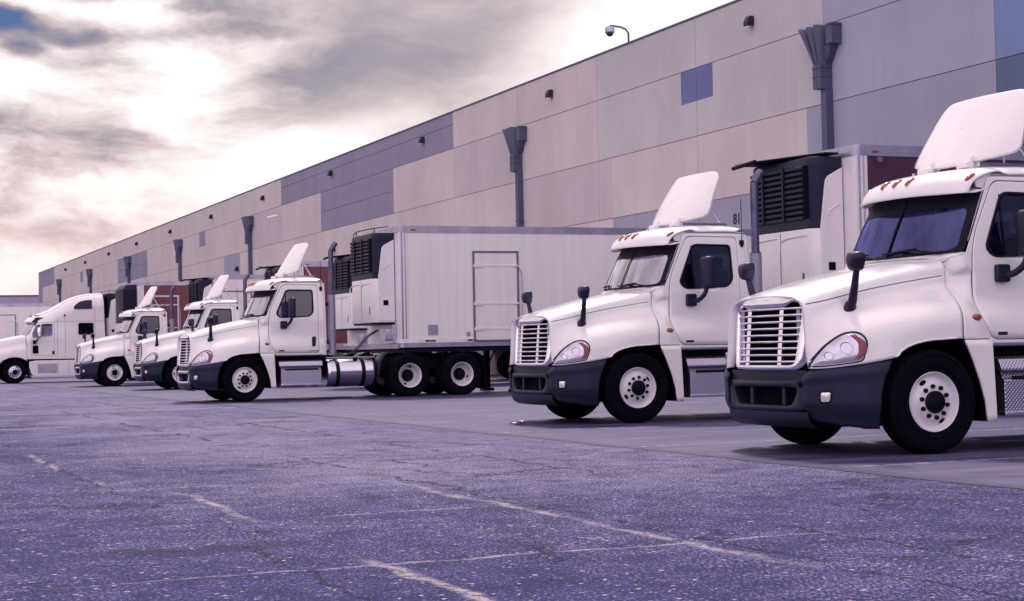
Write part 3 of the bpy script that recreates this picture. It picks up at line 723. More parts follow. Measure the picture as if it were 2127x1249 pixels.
def station(y):
    for a, c in zip(FL, FL[1:]):
        if y <= c[0] + 1e-9:
            t = max(0, (y - a[0]) / (c[0] - a[0])); return [p + (q - p) * t for p, q in zip(a, c)]
    return list(FL[-1])
def section(y):
    f = station(y); zc = f[1]; pts = [(0, zc), (.32, zc - .008)] + [(f[2 + 2 * i], f[3 + 2 * i]) for i in range(6)]
    pts[-1] = (pts[-1][0], lerp_tab(ARCHS, y))
    return crom(pts, 6)
SEC = {}
FY = sorted(set([round(-1.15 + 1.57 * i / 56, 4) for i in range(57)]))
def hood_x(y, z):
    """x of the side surface at height z (below the seam)"""
    s = section(y)
    for a, c in zip(s[12:], s[13:]):
        if c[1] <= z <= a[1]: return a[0] + (c[0] - a[0]) * (a[1] - z) / (a[1] - c[1] + 1e-9)
    return s[-1][0]
def cab_x(y, z):
    up = 1.015 - .115 * max(0, (z - 1.85) / .9) ** 1.15
    bul = .165 * sst(1.56, 1.22, z) * math.exp(-max(0, y - .5) / .55) + .02 * sst(1.5, 1.2, z)
    x = up + bul
    if y < .66:
        hx = -.006 + hood_x(.42, min(z, 1.755)) if z < 1.755 else .85 - (z - 1.755) * .36
        t = sst(.43, .66, y) + (sst(.44, .52, y) - sst(.43, .66, y)) * sst(1.76, 1.82, z); x = hx * (1 - t) + x * t
    if z > 2.74: x -= (z - 2.74) * .6
    if y > 1.94: x -= (y - 1.94) ** 2 * 6
    return x

def make_tractor():
    T0 = empty('truck')
    # hood with flared fenders
    b = MB(); rows = []
    for y in FY:
        s = section(y); rows.append([(-x, y, z) for x, z in s[::-1][:-1]] + [(x, y, z) for x, z in s])
    rows = [[(x, y - .085 * sst(1.80, 1.15, z) * sst(.0, .42, y), z) for x, y, z in row] for row in rows]
    fl_ = [[(x * k_, y + d_, 1.15 + (z - 1.15) * (1 - (1 - k_) * .5)) for x, y, z in rows[0]] for k_, d_ in ((.90, .05), (.955, .004))]
    b.grid(fl_ + rows)
    hood = b.build('hood', 'paint', T0, smooth=50, solid=.012)
    bv = BVHTree.FromPolygons([Vector(v) for v in b.v], b.f)
    def on(y, z, off=0.0, side=1):
        h = bv.ray_cast(Vector((3 * side, y, z)), Vector((-side, 0, 0)))
        if h[0] is None: return Vector((hood_x(y, z) * side, y, z))
        n = h[1]; n = n if n.x * side > 0 else -n
        return h[0] + n * off
    # hood seam + rear gap lines
    b = MB()
    for sd in (1, -1):
        prev = []
        for i in range(30):
            y = -1.12 + (1.50) * i / 29; f = station(y); z = f[5]
            prev.append([on(y, z + .0050, .0078, sd), on(y, z - .0050, .0078, sd)])
        b.grid(prev, 0)
    each(b, 'seam', 'gap', hood, smooth=0)
    b = MB(); P = []
    for y in (.395, .425, .50):
        s_ = section(.42); P.append([(sg * x * .985, y - .085 * sst(1.80, 1.15, z), z - .012 * (abs(x) < .8)) for sg, x, z in [(-1, a, c) for a, c in s_[::-1][:-1]] + [(1, a, c) for a, c in s_]])
    b.grid(P); b.build('hood_seal', 'void', T0, smooth=60)
    for sd in (1, -1):
        b = MB(); pp = []
        for i in range(40):
            y = -.46 + .80 * i / 39; z = lerp_tab(ARCHS, y); pp.append((sd * (section(y)[-1][0] + .002), y - .085 * sst(1.80, 1.15, z) * sst(.0, .42, y), z + .008))
        b.tube(pp, .011, 8); b.build('fender_lip', 'paint', hood, smooth=60)
    # dark wheel well lining
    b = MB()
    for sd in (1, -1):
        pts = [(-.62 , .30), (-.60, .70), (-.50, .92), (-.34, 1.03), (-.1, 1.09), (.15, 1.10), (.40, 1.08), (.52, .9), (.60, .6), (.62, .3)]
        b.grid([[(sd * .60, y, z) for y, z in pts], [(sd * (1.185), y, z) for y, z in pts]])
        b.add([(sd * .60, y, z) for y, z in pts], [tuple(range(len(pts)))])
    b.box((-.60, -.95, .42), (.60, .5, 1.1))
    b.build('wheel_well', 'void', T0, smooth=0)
    # rear skirts of the front fenders
    for sd in (1, -1):
        b = MB(); P = []
        for q in range(13):
            t = q / 12; z = 1.105 - .81 * t
            ya = lerp_tab([(0, .36), (.25, .455), (.5, .535), (.75, .595), (1, .62)], t); yb = .70 + .025 * t
            P.append([(sd * (1.205 - .01 * t - .02 * (u > .98)), ya + (yb - ya) * u, z) for u in (0, .06, .5, .94, 1)])
        b.grid(P); b.build('fender_skirt', 'paint', T0, smooth=40, solid=.03)
    # grille surround
    Cg = (0, 1.19)
    op = rounded([(-.530, .895), (.530, .895), (.590, 1.38), (.578, 1.505), (.44, 1.512), (.365, 1.462), (-.365, 1.462), (-.44, 1.512), (-.578, 1.505), (-.590, 1.38)], [.06, .06, .1, .06, .02, .03, .03, .02, .06, .1])
    ou = rounded([(-.635, .832), (.635, .832), (.70, 1.30), (.70, 1.52), (.59, 1.585), (-.59, 1.585), (-.70, 1.52), (-.70, 1.30)], [.10, .10, .2, .09, .09, .09, .09, .2])
    def yf(x, z, off=0): return -1.235 + .115 * (abs(x) / .7) ** 2.2 + (z - .85) * .085 + off
    N = 144; O = polar(ou, Cg, N); I = polar(op, Cg, N); b = MB(); rings = []
    def ringp(t, off, sc_=1.0):
        out = []
        for i, o in zip(I, O):
            x = i[0] * (1 - t) + o[0] * t; z = i[1] * (1 - t) + o[1] * t
            k = (sc_ - 1) * max(0, min(1, (1.50 - z) / .5)); out.append((x * (1 + k), yf(x, z, off), z - (sc_ - 1) * (.25 if z > 1.5 else 0)))
        return out
    rings = [ringp(0, .14), ringp(0, .012), ringp(.12, -.004), ringp(.35, -.010), ringp(.65, -.004), ringp(.88, .014), ringp(1, .040), ringp(1, .065, 1.012), ringp(1, .085, 1.055), ringp(1, .12, 1.09), ringp(1, .22, 1.09)]
    b.grid(rings, close_v=True)
    sur = b.build('grille_surround', 'chrome', T0, smooth=50)
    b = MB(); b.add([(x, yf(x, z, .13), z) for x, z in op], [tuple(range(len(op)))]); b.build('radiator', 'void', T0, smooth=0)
    gr = empty('grille'); gr.parent = T0
    b = MB()
    for i in range(9):
        z = .925 + i * .0655; wx = lerp_tab([(.895, .535), (1.38, .592), (1.5, .585)], z)
        P = []
        for q in range(21):
            x = -wx + 2 * wx * q / 20; y = yf(x, z, .012)
            P.append([(x, y + .035, z + .013), (x, y, z + .010), (x, y - .006, z), (x, y, z - .010), (x, y + .035, z - .013)])
        b.grid(P)
    each(b, 'bar', 'chrome', gr, smooth=40)
    b = MB()
    for xx in (-.30, .30):
        P = []
        for q in range(9):
            z = .89 + .575 * q / 8; y = yf(xx, z, .02)
            P.append([(xx - .034, y + .07, z), (xx - .034, y, z), (xx + .034, y, z), (xx + .034, y + .07, z)])
        b.grid(P)
    each(b, 'upright', 'chrome', gr, smooth=20)
    b = MB()
    for xx in (-.52, .52): b.box((xx - .03, -1.10, .90), (xx + .03, -1.05, 1.46))
    each(b, 'side_vane', 'alu_blue', gr, smooth=0)
    # bumper ends
    for sd in (1, -1):
        b = MB(); CP = crom([(.70, -1.180), (.80, -1.155), (.92, -1.09), (1.02, -.995), (1.105, -.865), (1.165, -.72), (1.20, -.48)], 5)
        L = [0]
        for p, q in zip(CP, CP[1:]): L.append(L[-1] + math.dist(p, q))
        def cp(s_):
            s_ *= L[-1]
            for i in range(len(CP) - 1):
                if s_ <= L[i + 1] + 1e-9:
                    t = (s_ - L[i]) / (L[i + 1] - L[i]); return (CP[i][0] + (CP[i + 1][0] - CP[i][0]) * t, CP[i][1] + (CP[i + 1][1] - CP[i][1]) * t)
            return CP[-1]
        P = []
        for j in range(17):
            t = j / 16; row = []
            for i in range(31):
                s_ = i / 30
                zt = lerp_tab([(0, .80), (.12, .845), (.35, .868), (.6, .895), (1, .942)], s_); zb = lerp_tab([(0, .37), (.4, .31), (.7, .275), (1, .27)], s_)
                z = zt + (zb - zt) * t
                x, y = cp(s_)
                yend = lerp_tab([(.27, -.635), (.40, -.645), (.6, -.625), (.75, -.585), (.86, -.53), (.95, -.475)], z)
                if s_ > .6: y += (s_ - .6) / .4 * (yend - CP[-1][1])
                ins = -.006 * sst(.12, .0, t) * 4 - .075 * sst(.62, 1.0, t) + .012 * math.sin(min(1, t / .25) * math.pi)
                cxx, cyy = x - .45, y + .35; ll = math.hypot(cxx, cyy)
                row.append((sd * (x + cxx / ll * ins), y + cyy / ll * ins, z))
            P.append(row)
        b.grid(P); be = b.build('bumper_end', 'bumper_grey', T0, smooth=50, solid=.014)
        # fog lamp
        bb = BVHTree.FromPolygons([Vector(v) for v in b.v], b.f)
        def bon(x, z, off):
            h = bb.ray_cast(Vector((sd * x, -3, z)), Vector((0, 1, 0))); n = h[1]; n = n if n.y < 0 else -n
            return h[0] + n * off
        for nm, mt, a, off in (('fog_recess', 'black', 1.30, .009), ('fog_lamp', 'foglamp', 1.0, .013)):
            pts = rounded([(.895, .535), (.965, .538), (.975, .632), (.895, .630)], .02)
            c0 = (.933, .585); ring = [(c0[0] + (x - c0[0]) * a, c0[1] + (z - c0[1]) * a) for x, z in pts]
            bq = MB(); R1 = [bon(x, z, .008) for x, z in ring]; R2 = [bon(c0[0] + (x - c0[0]) * .93, c0[1] + (z - c0[1]) * .93, off) for x, z in ring]; R3 = [bon(c0[0] + (x - c0[0]) * .5, c0[1] + (z - c0[1]) * .5, off + .004) for x, z in ring]
            bq.grid([R1, R2, R3], close_v=True); bq.add(R3, [tuple(range(len(R3)))])
            bq.build(nm, mt, be, smooth=40)
    # bumper centre with its air scoop
    def yb(x, z, off=0): return -1.220 + .055 * (abs(x) / .7) ** 2 + off + (.03 if z < .45 else 0) * (.45 - z) / .1
    ce = empty('bumper_centre'); ce.parent = T0
    oc = rounded([(-.735, .455), (-.60, .435), (.60, .435), (.735, .455), (.735, .775), (.60, .745), (-.60, .745), (-.735, .775)], .03)
    ic = rounded([(-.50, .495), (.50, .495), (.575, .60), (.585, .675), (-.585, .675), (-.575, .60)], .04)
    b = MB(); O = polar(oc, (0, .6), 120); I = polar(ic, (0, .6), 120)
    def rg(t, off): return [(i[0] + (o[0] - i[0]) * t, yb(i[0] + (o[0] - i[0]) * t, i[1] + (o[1] - i[1]) * t, off), i[1] + (o[1] - i[1]) * t) for i, o in zip(I, O)]
    b.grid([rg(0, .12), rg(0, .008), rg(.2, -.008), rg(.5, -.012), rg(.85, -.004), rg(1, .015), rg(1, .07)], close_v=True)
    cf = b.build('centre_face', 'chrome_dull', ce, smooth=45)
    b = MB(); b.add([(x, yb(x, z, .10), z) for x, z in ic], [tuple(range(len(ic)))]); b.build('scoop', 'void', ce, smooth=0)
    b = MB()
    for xx in (-.30, .30): b.box((xx - .025, -1.15, .50), (xx + .025, -1.11, .68))
    each(b, 'scoop_rib', 'bumper_grey', ce, smooth=0)
    b = MB()
    for xx in (-.66, .66): b.lathe([(0, -.004), (.028, -.003), (.030, .01)], (xx, yb(xx, .70, -.020), .705), 16, 'y')
    each(b, 'tow_hole', 'void', ce, smooth=0)
    b = MB(); P = []
    for j, (z, o_) in enumerate([(.435, 0), (.40, .004), (.37, .012), (.335, .030), (.30, .07), (.275, .13)]):
        P.append([(x, yb(x, .5, o_), z - .0 * abs(x)) for x in [-.74 + 1.48 * i / 16 for i in range(17)]])
    b.grid(P); b.grid([[(x, yb(x, .7, .03), z) for x in [-.70 + 1.4 * i / 12 for i in range(13)]] for z in (.745, .84)])
    b.build('lower_lip', 'bumper_grey', ce, smooth=50)
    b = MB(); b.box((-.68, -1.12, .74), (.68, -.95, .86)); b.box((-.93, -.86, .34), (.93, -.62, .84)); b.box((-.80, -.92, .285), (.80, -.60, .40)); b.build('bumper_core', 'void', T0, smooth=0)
    # headlights
    hl_out = crom([(-1.165, .875), (-1.12, .965), (-1.05, 1.065), (-.96, 1.145), (-.88, 1.190), (-.80, 1.195), (-.745, 1.145), (-.735, 1.07), (-.765, .985), (-.80, .925), (-.95, .895), (-1.08, .878), (-1.165, .875)], 5)[:-1]
    hc = (-.89, 1.03)
    for sd in (1, -1):
        def rr_(sc_, off): return [on(hc[0] + (y - hc[0]) * sc_, hc[1] + (z - hc[1]) * sc_, off, sd) for y, z in hl_out]
        b = MB(); R_ = [rr_(1.05, -.004), rr_(1.045, .008), rr_(.94, .010), rr_(.90, -.002)]
        b.grid(R_, close_v=True); hd = b.build('headlight', 'plastic', T0, smooth=30)
        b = MB(); R_ = [rr_(.92, .002), rr_(.86, .012), rr_(.6, .020), rr_(.3, .022), rr_(.02, .022)]; b.grid(R_, close_v=True); b.build('lens', 'reflector', hd, smooth=60)
        b = MB(); P = []
        for q in range(9):
            t = q / 8; y = lerp_tab([(0, -.835), (.3, -.785), (.7, -.780), (1, -.84)], t); z = .945 + t * .215
            wv = .022 + .012 * math.sin(t * math.pi)
            P.append([on(y - wv, z, .026, sd), on(y, z, .030, sd), on(y + wv, z, .024, sd)])
        b.grid(P); b.build('side_marker', 'red_lens', hd, smooth=60)
        b = MB()
        for (y, z, r_) in ((-.905, 1.045, .058), (-1.03, .975, .040)):
            for k in range(2):
                pass
            ring = lambda q, off: [on(y + q * .8 * math.cos(2 * math.pi * i / 20), z + q * math.sin(2 * math.pi * i / 20), off, sd) for i in range(20)]
            b.grid([ring(r_, .020), ring(r_, .030), ring(r_ * .92, .030), ring(r_ * .90, .022)], close_v=True)
        each(b, 'lamp_ring', 'alu_blue', hd, smooth=30)
        b = MB()
        for (y, z, r_) in ((-.905, 1.045, .046), (-1.03, .975, .030)):
            b.add([on(y + r_ * .8 * math.cos(2 * math.pi * i / 20), z + r_ * math.sin(2 * math.pi * i / 20), .024, sd) for i in range(20)], [tuple(range(20))])
        each(b, 'bulb', 'reflector', hd, smooth=0)
        # hood mirror
        hm = empty('hood_mirror'); hm.parent = T0
        b = MB(); q = on(-.705, 1.44, .0, sd); bs = Matrix.Rotation(R(0), 3, 'Z')
        b.ell(q + Vector((sd * .005, 0, -.02)), (.045, .072, .100), 18, 12)
        b.tube([q + Vector((sd * .02, -.0, .0)), q + Vector((sd * .06, -.005, .08)), q + Vector((sd * .12, -.02, .22)), q + Vector((sd * .17, -.03, .36)), q + Vector((sd * .19, -.035, .42))], [.042, .044, .036, .030, .026], 10)
        b.build('arm', 'plastic', hm, smooth=50)
        b = MB(); cc = q + Vector((sd * .18, -.045, .44)); rows = []
        for i, (off, sc_) in enumerate([(-.075, .25), (-.07, .6), (-.045, .88), (0, 1.0), (.035, 1.0), (.05, .95)]):
            pl = rounded([(-.060, -.095), (.060, -.085), (.108, .045), (.085, .095), (-.085, .105), (-.100, .03)], .035)
            rows.append([(cc.x + sd * x * sc_, cc.y + off, cc.z + z * sc_) for x, z in pl])
        b.grid(rows, close_v=True); b.add(rows[0], [tuple(range(len(rows[0])))]); b.build('mirror_head', 'plastic', hm, smooth=50)
        b = MB(); b.add([(x, cc.y + .0515, z) for x, y, z in [(cc.x + (x - cc.x) * .9, 0, cc.z + (z - cc.z) * .9) for x, y, z in rows[-1]]], [tuple(range(len(rows[-1])))]); b.build('mirror_glass', 'chrome', hm, smooth=0)
    # cab: side walls with a real door opening
    cab = empty('cab'); cab.parent = T0
    side_out = rounded([(.352, 1.115), (.362, 1.30), (.400, 1.55), (.432, 1.78), (.432, 1.925), (.565, 1.975), (.90, 2.655), (.945, 2.785), (1.93, 2.795), (2.01, 2.74), (2.02, 1.045), (.78, 1.045), (.70, 1.112)], [.0, .1, .1, .1, .01, .02, .06, .05, .05, .03, .02, .01, .01])
    door_o = rounded([(.625, 2.06), (.618, 1.36), (.735, 1.100), (1.825, 1.095), (1.835, 2.70), (.985, 2.715)], [.25, .22, .10, .03, .06, .10], 8)
    win_o = rounded([(.80, 2.02), (.90, 1.925), (1.62, 1.955), (1.715, 2.06), (1.715, 2.585), (1.07, 2.595)], [.10, .09, .12, .10, .06, .09], 8)
    Cc = (1.30, 2.10); N = 220
    def shrink(poly, c, d):
        out = []
        for p in poly:
            v = Vector(p) - Vector(c); out.append(tuple(Vector(c) + v * ((v.length - d) / v.length)))
        return out
    for sd in (1, -1):
        f = lambda p: (sd * cab_x(p[0], p[1]), p[0], p[1])
        b = MB(); b.grid(annulus(side_out, door_o, Cc, N, 10, f, [(.352, 1.115), (.432, 1.925), (.565, 1.975), (.70, 1.112), (.78, 1.045), (2.02, 1.045)]), close_v=True); b.build('cab_side', 'paint', cab, smooth=40, solid=.01)
        f2 = lambda p: (sd * (cab_x(p[0], p[1]) - .014), p[0], p[1])
        b = MB(); b.grid(annulus(shrink(door_o, Cc, -.02), shrink(win_o, Cc, -.03), Cc, N, 8, f2), close_v=True); b.build('door_jamb', 'black', cab, smooth=40)
        b = MB(); G = annulus(shrink(door_o, Cc, .010), win_o, Cc, N, 12, f); b.grid(G, close_v=True)
        door = b.build('door', 'paint', T0, smooth=40, solid=.008)
        f3 = lambda p: (sd * (cab_x(p[0], p[1]) + .0062), p[0], p[1])
        b = MB(); b.grid(annulus(shrink(win_o, Cc, -.004), shrink(win_o, Cc, .032), Cc, 120, 2, f3), close_v=True); b.build('window_frame', 'black', door, smooth=40, solid=.012)
        f4 = lambda p: (sd * (cab_x(p[0], p[1]) - .004), p[0], p[1])
        b = MB(); b.grid(annulus(shrink(win_o, Cc, .02), [(1.25, 2.25), (1.35, 2.25), (1.3, 2.35)], (1.3, 2.28), 80, 6, f4), close_v=True)
        b.add([f4(p) for p in polar([(1.25, 2.25), (1.35, 2.25), (1.3, 2.35)], (1.3, 2.28), 80)], [tuple(range(80))]); b.build('window_glass', 'side_glass', door, smooth=60)
        b = MB(); b.grid([[f3((1.04 - .0, 1.95 + .62 * i / 8)), f3((1.06, 1.95 + .62 * i / 8))] for i in range(9)]); b.build('vent_divider', 'black', door, smooth=0)
        # handle, badge and lower trim
        b = MB(); x = cab_x(1.70, 1.38); b.prism(rounded([(1.645, 1.245), (1.735, 1.255), (1.745, 1.49), (1.655, 1.475)], .04), 'x', min(sd * (x - .02), sd * (x + .035)), max(sd * (x - .02), sd * (x + .035))); b.build('door_handle', 'plastic', door, smooth=30, bevel=.004)
        for y0_, y1_, z0_, z1_ in ((.83, .965, 1.145, 1.178), (1.57, 1.80, 1.140, 1.156)):
            b = MB(); b.grid([[f3((y0_ + (y1_ - y0_) * i / 4, z)) for i in range(5)] for z in (z0_, z1_)]); b.build('trim_plate', 'plastic', door, smooth=0)
        # side repeater
        b = MB(); x = cab_x(.53, 1.325); b.ell((sd * (x + .012), .535, 1.325), (.022, .060, .034), 18, 10); b.build('side_repeater', 'amber', cab, smooth=60)
        # lower sill and the drip rail
        b = MB(); b.grid([[(sd * (cab_x(y, 1.05) + o), y, z) for y in [.74 + 1.27 * i / 10 for i in range(11)]] for o, z in ((.001, 1.078), (.006, 1.07), (.006, 1.045), (-.05, 1.03))]); b.build('sill', 'alu_blue', cab, smooth=30)
        b = MB(); pth = [(.46, 1.99), (.60, 2.09), (.90, 2.69), (.98, 2.755), (1.1, 2.765), (1.9, 2.762), (1.965, 2.72)]
        pp = crom([(sd * (cab_x(max(y, .67), min(z, 2.74)) - (.0 if i else .0) + .001), y, z) for i, (y, z) in enumerate(pth[1:])], 6); b.tube(pp, .0045, 6); b.build('drip_rail', 'alu_blue', cab, smooth=60)
        # door mirror
        dm = empty('door_mirror'); dm.parent = T0
        b = MB(); x = cab_x(.96, 1.76); b.rbox((min(sd * (x - .01), sd * (x + .06)), .895, 1.675), (max(sd * (x - .01), sd * (x + .06)), 1.055, 1.855), .03, 0, 4, 'x')
        b.tube(crom([(sd * (x + .03), 1.0, 1.74), (sd * (x + .13), 1.04, 1.76), (sd * (x + .22), 1.09, 1.84), (sd * (x + .25), 1.12, 1.95)], 5), [.034] * 16, 10)
        b.build('arm', 'plastic', dm, smooth=40, bevel=.008)
        b = MB(); cc = Vector((sd * (x + .26), 1.12, 2.155)); rows = []
        pl = rounded([(-.115, -.235), (.115, -.235), (.12, .235), (-.11, .235)], [.05, .05, .05, .05])
        for off, sc_ in [(-.085, .55), (-.075, .80), (-.045, .95), (0, 1.0), (.04, 1.0), (.055, .96)]:
            rows.append([(cc.x + x_ * (1 - (1 - sc_) * 1.2), cc.y + off, cc.z + z_ * (1 - (1 - sc_) * .5)) for x_, z_ in pl])
        b.grid(rows, close_v=True); b.add(rows[0], [tuple(range(len(pl)))]); b.add(rows[-1], [tuple(range(len(pl)))]); b.build('mirror_head', 'plastic', dm, smooth=50)
        b = MB(); b.add([(cc.x + (x_ - cc.x) * .88, cc.y + .057, cc.z + (z_ - cc.z) * .9) for x_, y_, z_ in rows[-1]], [tuple(range(len(pl)))]); b.build('mirror_glass', 'chrome', dm, smooth=0)
        # antenna
        if sd < 0: continue
        b = MB(); x = cab_x(1.915, 2.60); b.prism([(1.885, 2.655), (1.945, 2.655), (1.95, 2.60), (1.925, 2.55), (1.905, 2.55), (1.88, 2.60)], 'x', min(sd * x, sd * (x + .03)), max(sd * x, sd * (x + .03))); b.tube([(sd * (x + .02), 1.915, 2.65), (sd * (x + .02), 1.915, 3.27)], .006, 6); b.build('antenna', 'black', T0, smooth=30)
        # visor side marker strips are part of the lamps below
    # roof with sun visor
    prof = [(.64, 2.665), (.48, 2.620), (.425, 2.592), (.408, 2.604), (.425, 2.66), (.475, 2.735), (.57, 2.79), (.72, 2.838), (.95, 2.872), (1.3, 2.895), (1.7, 2.90), (1.88, 2.885), (1.97, 2.845), (2.01, 2.78)]
    pr = crom(prof, 4); b = MB(); rows = []
    for (y, z) in pr:
        row = []
        for i in range(41):
            u = -1 + i / 20; a = abs(u)
            fr_ = sst(1.25, .7, y); hw = .925 - .02 * (1 - fr_)
            rear = sst(1.8, 2.02, y)
            drop = (.105 * (1 - fr_) + .03 * fr_) * a ** 7 + .012 * a * a
            yy = y + .27 * fr_ * a ** 2.4 - .05 * rear * a ** 6
            row.append((u * hw, yy, max(z - drop * (1 - rear * .8), 2.585)))
        rows.append(row)
    b.grid(rows)
    roof = b.build('roof', 'paint', T0, smooth=50, solid=.012)
    bvr = BVHTree.FromPolygons([Vector(v) for v in b.v], b.f)
    for sx in (-.86, -.21, 0, .21, .86):
        yy = .50 + .27 * (abs(sx) / .925) ** 2.4 + (.03 if abs(sx) > .5 else 0)
        h = bvr.ray_cast(Vector((sx, yy, 4)), Vector((0, 0, -1))); n = h[1] if h[1].z > 0 else -h[1]
        b = MB(); d = Vector((0.0, .62, .60)).normalized(); d = (d - n * n.dot(d)).normalized(); e = n.cross(d); bs = Matrix((e, d, n)).transposed()
        b.ell(h[0] + n * .004, (.030, .078, .026), 14, 8, basis=bs); each(b, 'roof_lamp', 'amber', roof, smooth=60)
    # filler between visor and body sides
    for sd in (1, -1):
        b = MB(); pp = [(.80, 2.64), (.78, 2.70), (.86, 2.77), (.96, 2.80), (1.0, 2.70), (.91, 2.63)]
        b.prism(pp, 'x', min(sd * .885, sd * .905), max(sd * .885, sd * .905)); b.build('visor_end', 'paint', cab, smooth=30)
    # windshield
    def ws(u, t):
        a = abs(u); hw = .985 - .065 * t
        y = (.335 + .215 * a ** 2.2) * (1 - t) + (.655 + .20 * a ** 2.2) * t; z = 1.962 + .02 * a + (.665 - .01 * a) * t
        return (u * hw, y - .012 * math.sin(t * math.pi), z)
    wo_ = rounded([(-1, 0), (1, 0), (1, 1), (-1, 1)], .04); wi = rounded([(-.925, .045), (.925, .045), (.925, .72), (-.925, .72)], [.12, .12, .14, .14], 8)
    b = MB(); b.grid(annulus(wo_, wi, (0, .42), 160, 4, lambda p: ws(p[0], p[1])), close_v=True); wf = b.build('windshield_frame', 'black', cab, smooth=60)
    b = MB(); b.grid([[tuple(Vector(ws(-.96 + 1.92 * i / 30, .02 + .9 * j / 10)) + Vector((0, .006, 0))) for i in range(31)] for j in range(11)]); b.build('windshield_glass', 'windshield_glass', cab, smooth=60)
    b = MB(); b.grid([[tuple(Vector(ws(x, .03 + .9 * j / 10)) + Vector((0, -.006, 0))) for x in (-.013, .013)] for j in range(11)]); b.build('centre_strip', 'black', cab, smooth=60, solid=.006)
    # cowl in front of the glass, wipers
    b = MB(); b.grid([[(-.80 + 1.60 * i / 16, .405, section(.42)[0][1] - .012 - .052 * (abs(-1 + i / 8)) ** 4) for i in range(17)], [tuple(Vector(ws(-1 + i / 8, 0)) + Vector((0, .01, -.004))) for i in range(17)]]); b.build('cowl', 'paint', cab, smooth=40, solid=.01)
    b = MB()
    for s_, e_ in ((-.12, -.80), (.80, .12)):
        p0 = Vector(ws(s_, 0)) + Vector((0, -.03, .0)); p1 = Vector(ws(e_ + (.1 if e_ < s_ else 0), .10)) + Vector((0, -.03, 0)); pm = (p0 + p1) / 2 + Vector((0, -.02, .012))
        b.tube([p0, pm, p1], .009, 6); q0 = Vector(ws(e_ - .18, .075)) + Vector((0, -.018, 0)); q1 = Vector(ws(e_ + .33, .11)) + Vector((0, -.018, 0)); b.tube([q0, (q0 + q1) / 2 + Vector((0, -.008, 0)), q1], .010, 6)
    each(b, 'wiper', 'black', cab, smooth=60)
    # interior
    it = empty('interior'); it.parent = T0
    b = MB(); b.box((-.92, .52, 1.70), (.92, .92, 1.93)); b.box((-.90, .55, 1.06), (.90, 1.95, 1.12)); b.build('dashboard', 'interior', it, smooth=30, bevel=.03)
    for sx in (.5, -.5):
        b = MB(); b.rbox((sx - .24, 1.25, 1.45), (sx + .24, 1.72, 1.62), .06); b.rbox((sx - .23, 1.64, 1.58), (sx + .23, 1.80, 2.22), .06, 0, 4, 'y'); b.rbox((sx - .13, 1.68, 2.24), (sx + .13, 1.78, 2.42), .04, 0, 4, 'y'); b.build('seat', 'seat_cloth', it, smooth=30, bevel=.03)
    b = MB(); b.lathe([(.215 + .016 * math.cos(a * math.pi / 4), .016 * math.sin(a * math.pi / 4)) for a in range(8)], (.5, 0, 0), 28, 'z', close=True)
    b.tube([(.29, 0, 0), (.71, 0, 0)], .014, 6); sw = b.build('steering_wheel', 'black', it, smooth=60); sw.rotation_euler = (R(-35), 0, 0); sw.location = (0, 1.02, 2.02)
    b = MB(); P = []
    for z in (1.06, 1.5, 2.0, 2.4, 2.74): P.append([(x * (cab_x(1.93, z) - .006), 2.0, z) for x in [-1 + i / 8 for i in range(17)]])
    b.grid(P); b.build('rear_wall', ['paint'], cab, smooth=30, solid=.02)
    b = MB(); b.add([(-.62, 1.985, 1.95), (.62, 1.985, 1.95), (.62, 1.985, 2.55), (-.62, 1.985, 2.55)], [(0, 1, 2, 3)]); b.build('rear_window', 'foglamp', cab, smooth=0)
    # roof deflector
    df = empty('wind_deflector'); df.parent = T0
    def dfp(u, t):     # u across, t up
        a = abs(u); hw = .90 - .20 * t; 
        z = 2.945 + (.0 if t > .5 else 0) + .785 * t + .09 * a ** 2 * (1 - t)
        y = 1.15 + .50 * t ** 1.12 + (.26 * (1 - t) + .10 * t) * a ** 2.0
        return (u * hw, y, z)
    dpo = rounded([(-.98, .0), (.98, 0), (1, .98), (-1, .98)], [.10, .10, .26, .26], 8)
    b = MB(); O = polar(dpo, (0, .5), 120); rows = []
    for k in range(11):
        s_ = 1 - k / 10 * .995; rows.append([dfp(p[0] * s_, .5 + (p[1] - .5) * s_) for p in O])
    b.grid(rows, close_v=True); b.build('panel', 'paint', df, smooth=60, solid=.035, bevel=.012)
    b = MB()
    for sx in (-.33, .33):
        b.rbox((sx - .085, 1.07, 2.895), (sx + .085, 1.17, 2.965), .02, 0, 3, 'x'); b.box((sx - .03, 1.15, 2.90), (sx + .03, 1.28, 2.98)); b.lathe([(0, -.014), (.034, -.014), (.034, .014), (0, .014)], (sx + .06, 1.17, 3.0), 14, 'x', 0)
    each(b, 'hinge', 'paint', df, smooth=30, bevel=.006)
    b = MB()
    for sx in (-.55, .55): b.box((sx - .02, 1.12, 2.90), (sx + .02, 1.88, 2.935)); b.tube([(sx, 1.80, 2.93), (sx * .9, 1.56, 3.33)], .016, 8); b.tube([(sx, 1.45, 2.93), (sx * .9, 1.50, 3.2)], .010, 8)
    each(b, 'strut', 'chrome_dull', df, smooth=30)
    # exhaust stacks
    for sd in (1,):
        ex = empty('exhaust_stack'); ex.parent = T0; X = sd * .86
        b = MB(); b.tube([(X, 2.20, 1.06), (X, 2.20, 2.46)], .090, 20); b.build('heat_guard', 'mesh_guard', ex, smooth=50)
        b = MB(); b.tube(crom([(X, 2.20, 2.44), (X, 2.20, 3.42), (X, 2.215, 3.53), (X, 2.26, 3.62), (X, 2.33, 3.70)], 5), [.062] * 21, 20, caps=False); b.lathe([(.085, 0), (.088, .03), (.065, .05)], (X, 2.20, 2.44), 20, 'z'); b.build('pipe', 'pipe', ex, smooth=50)
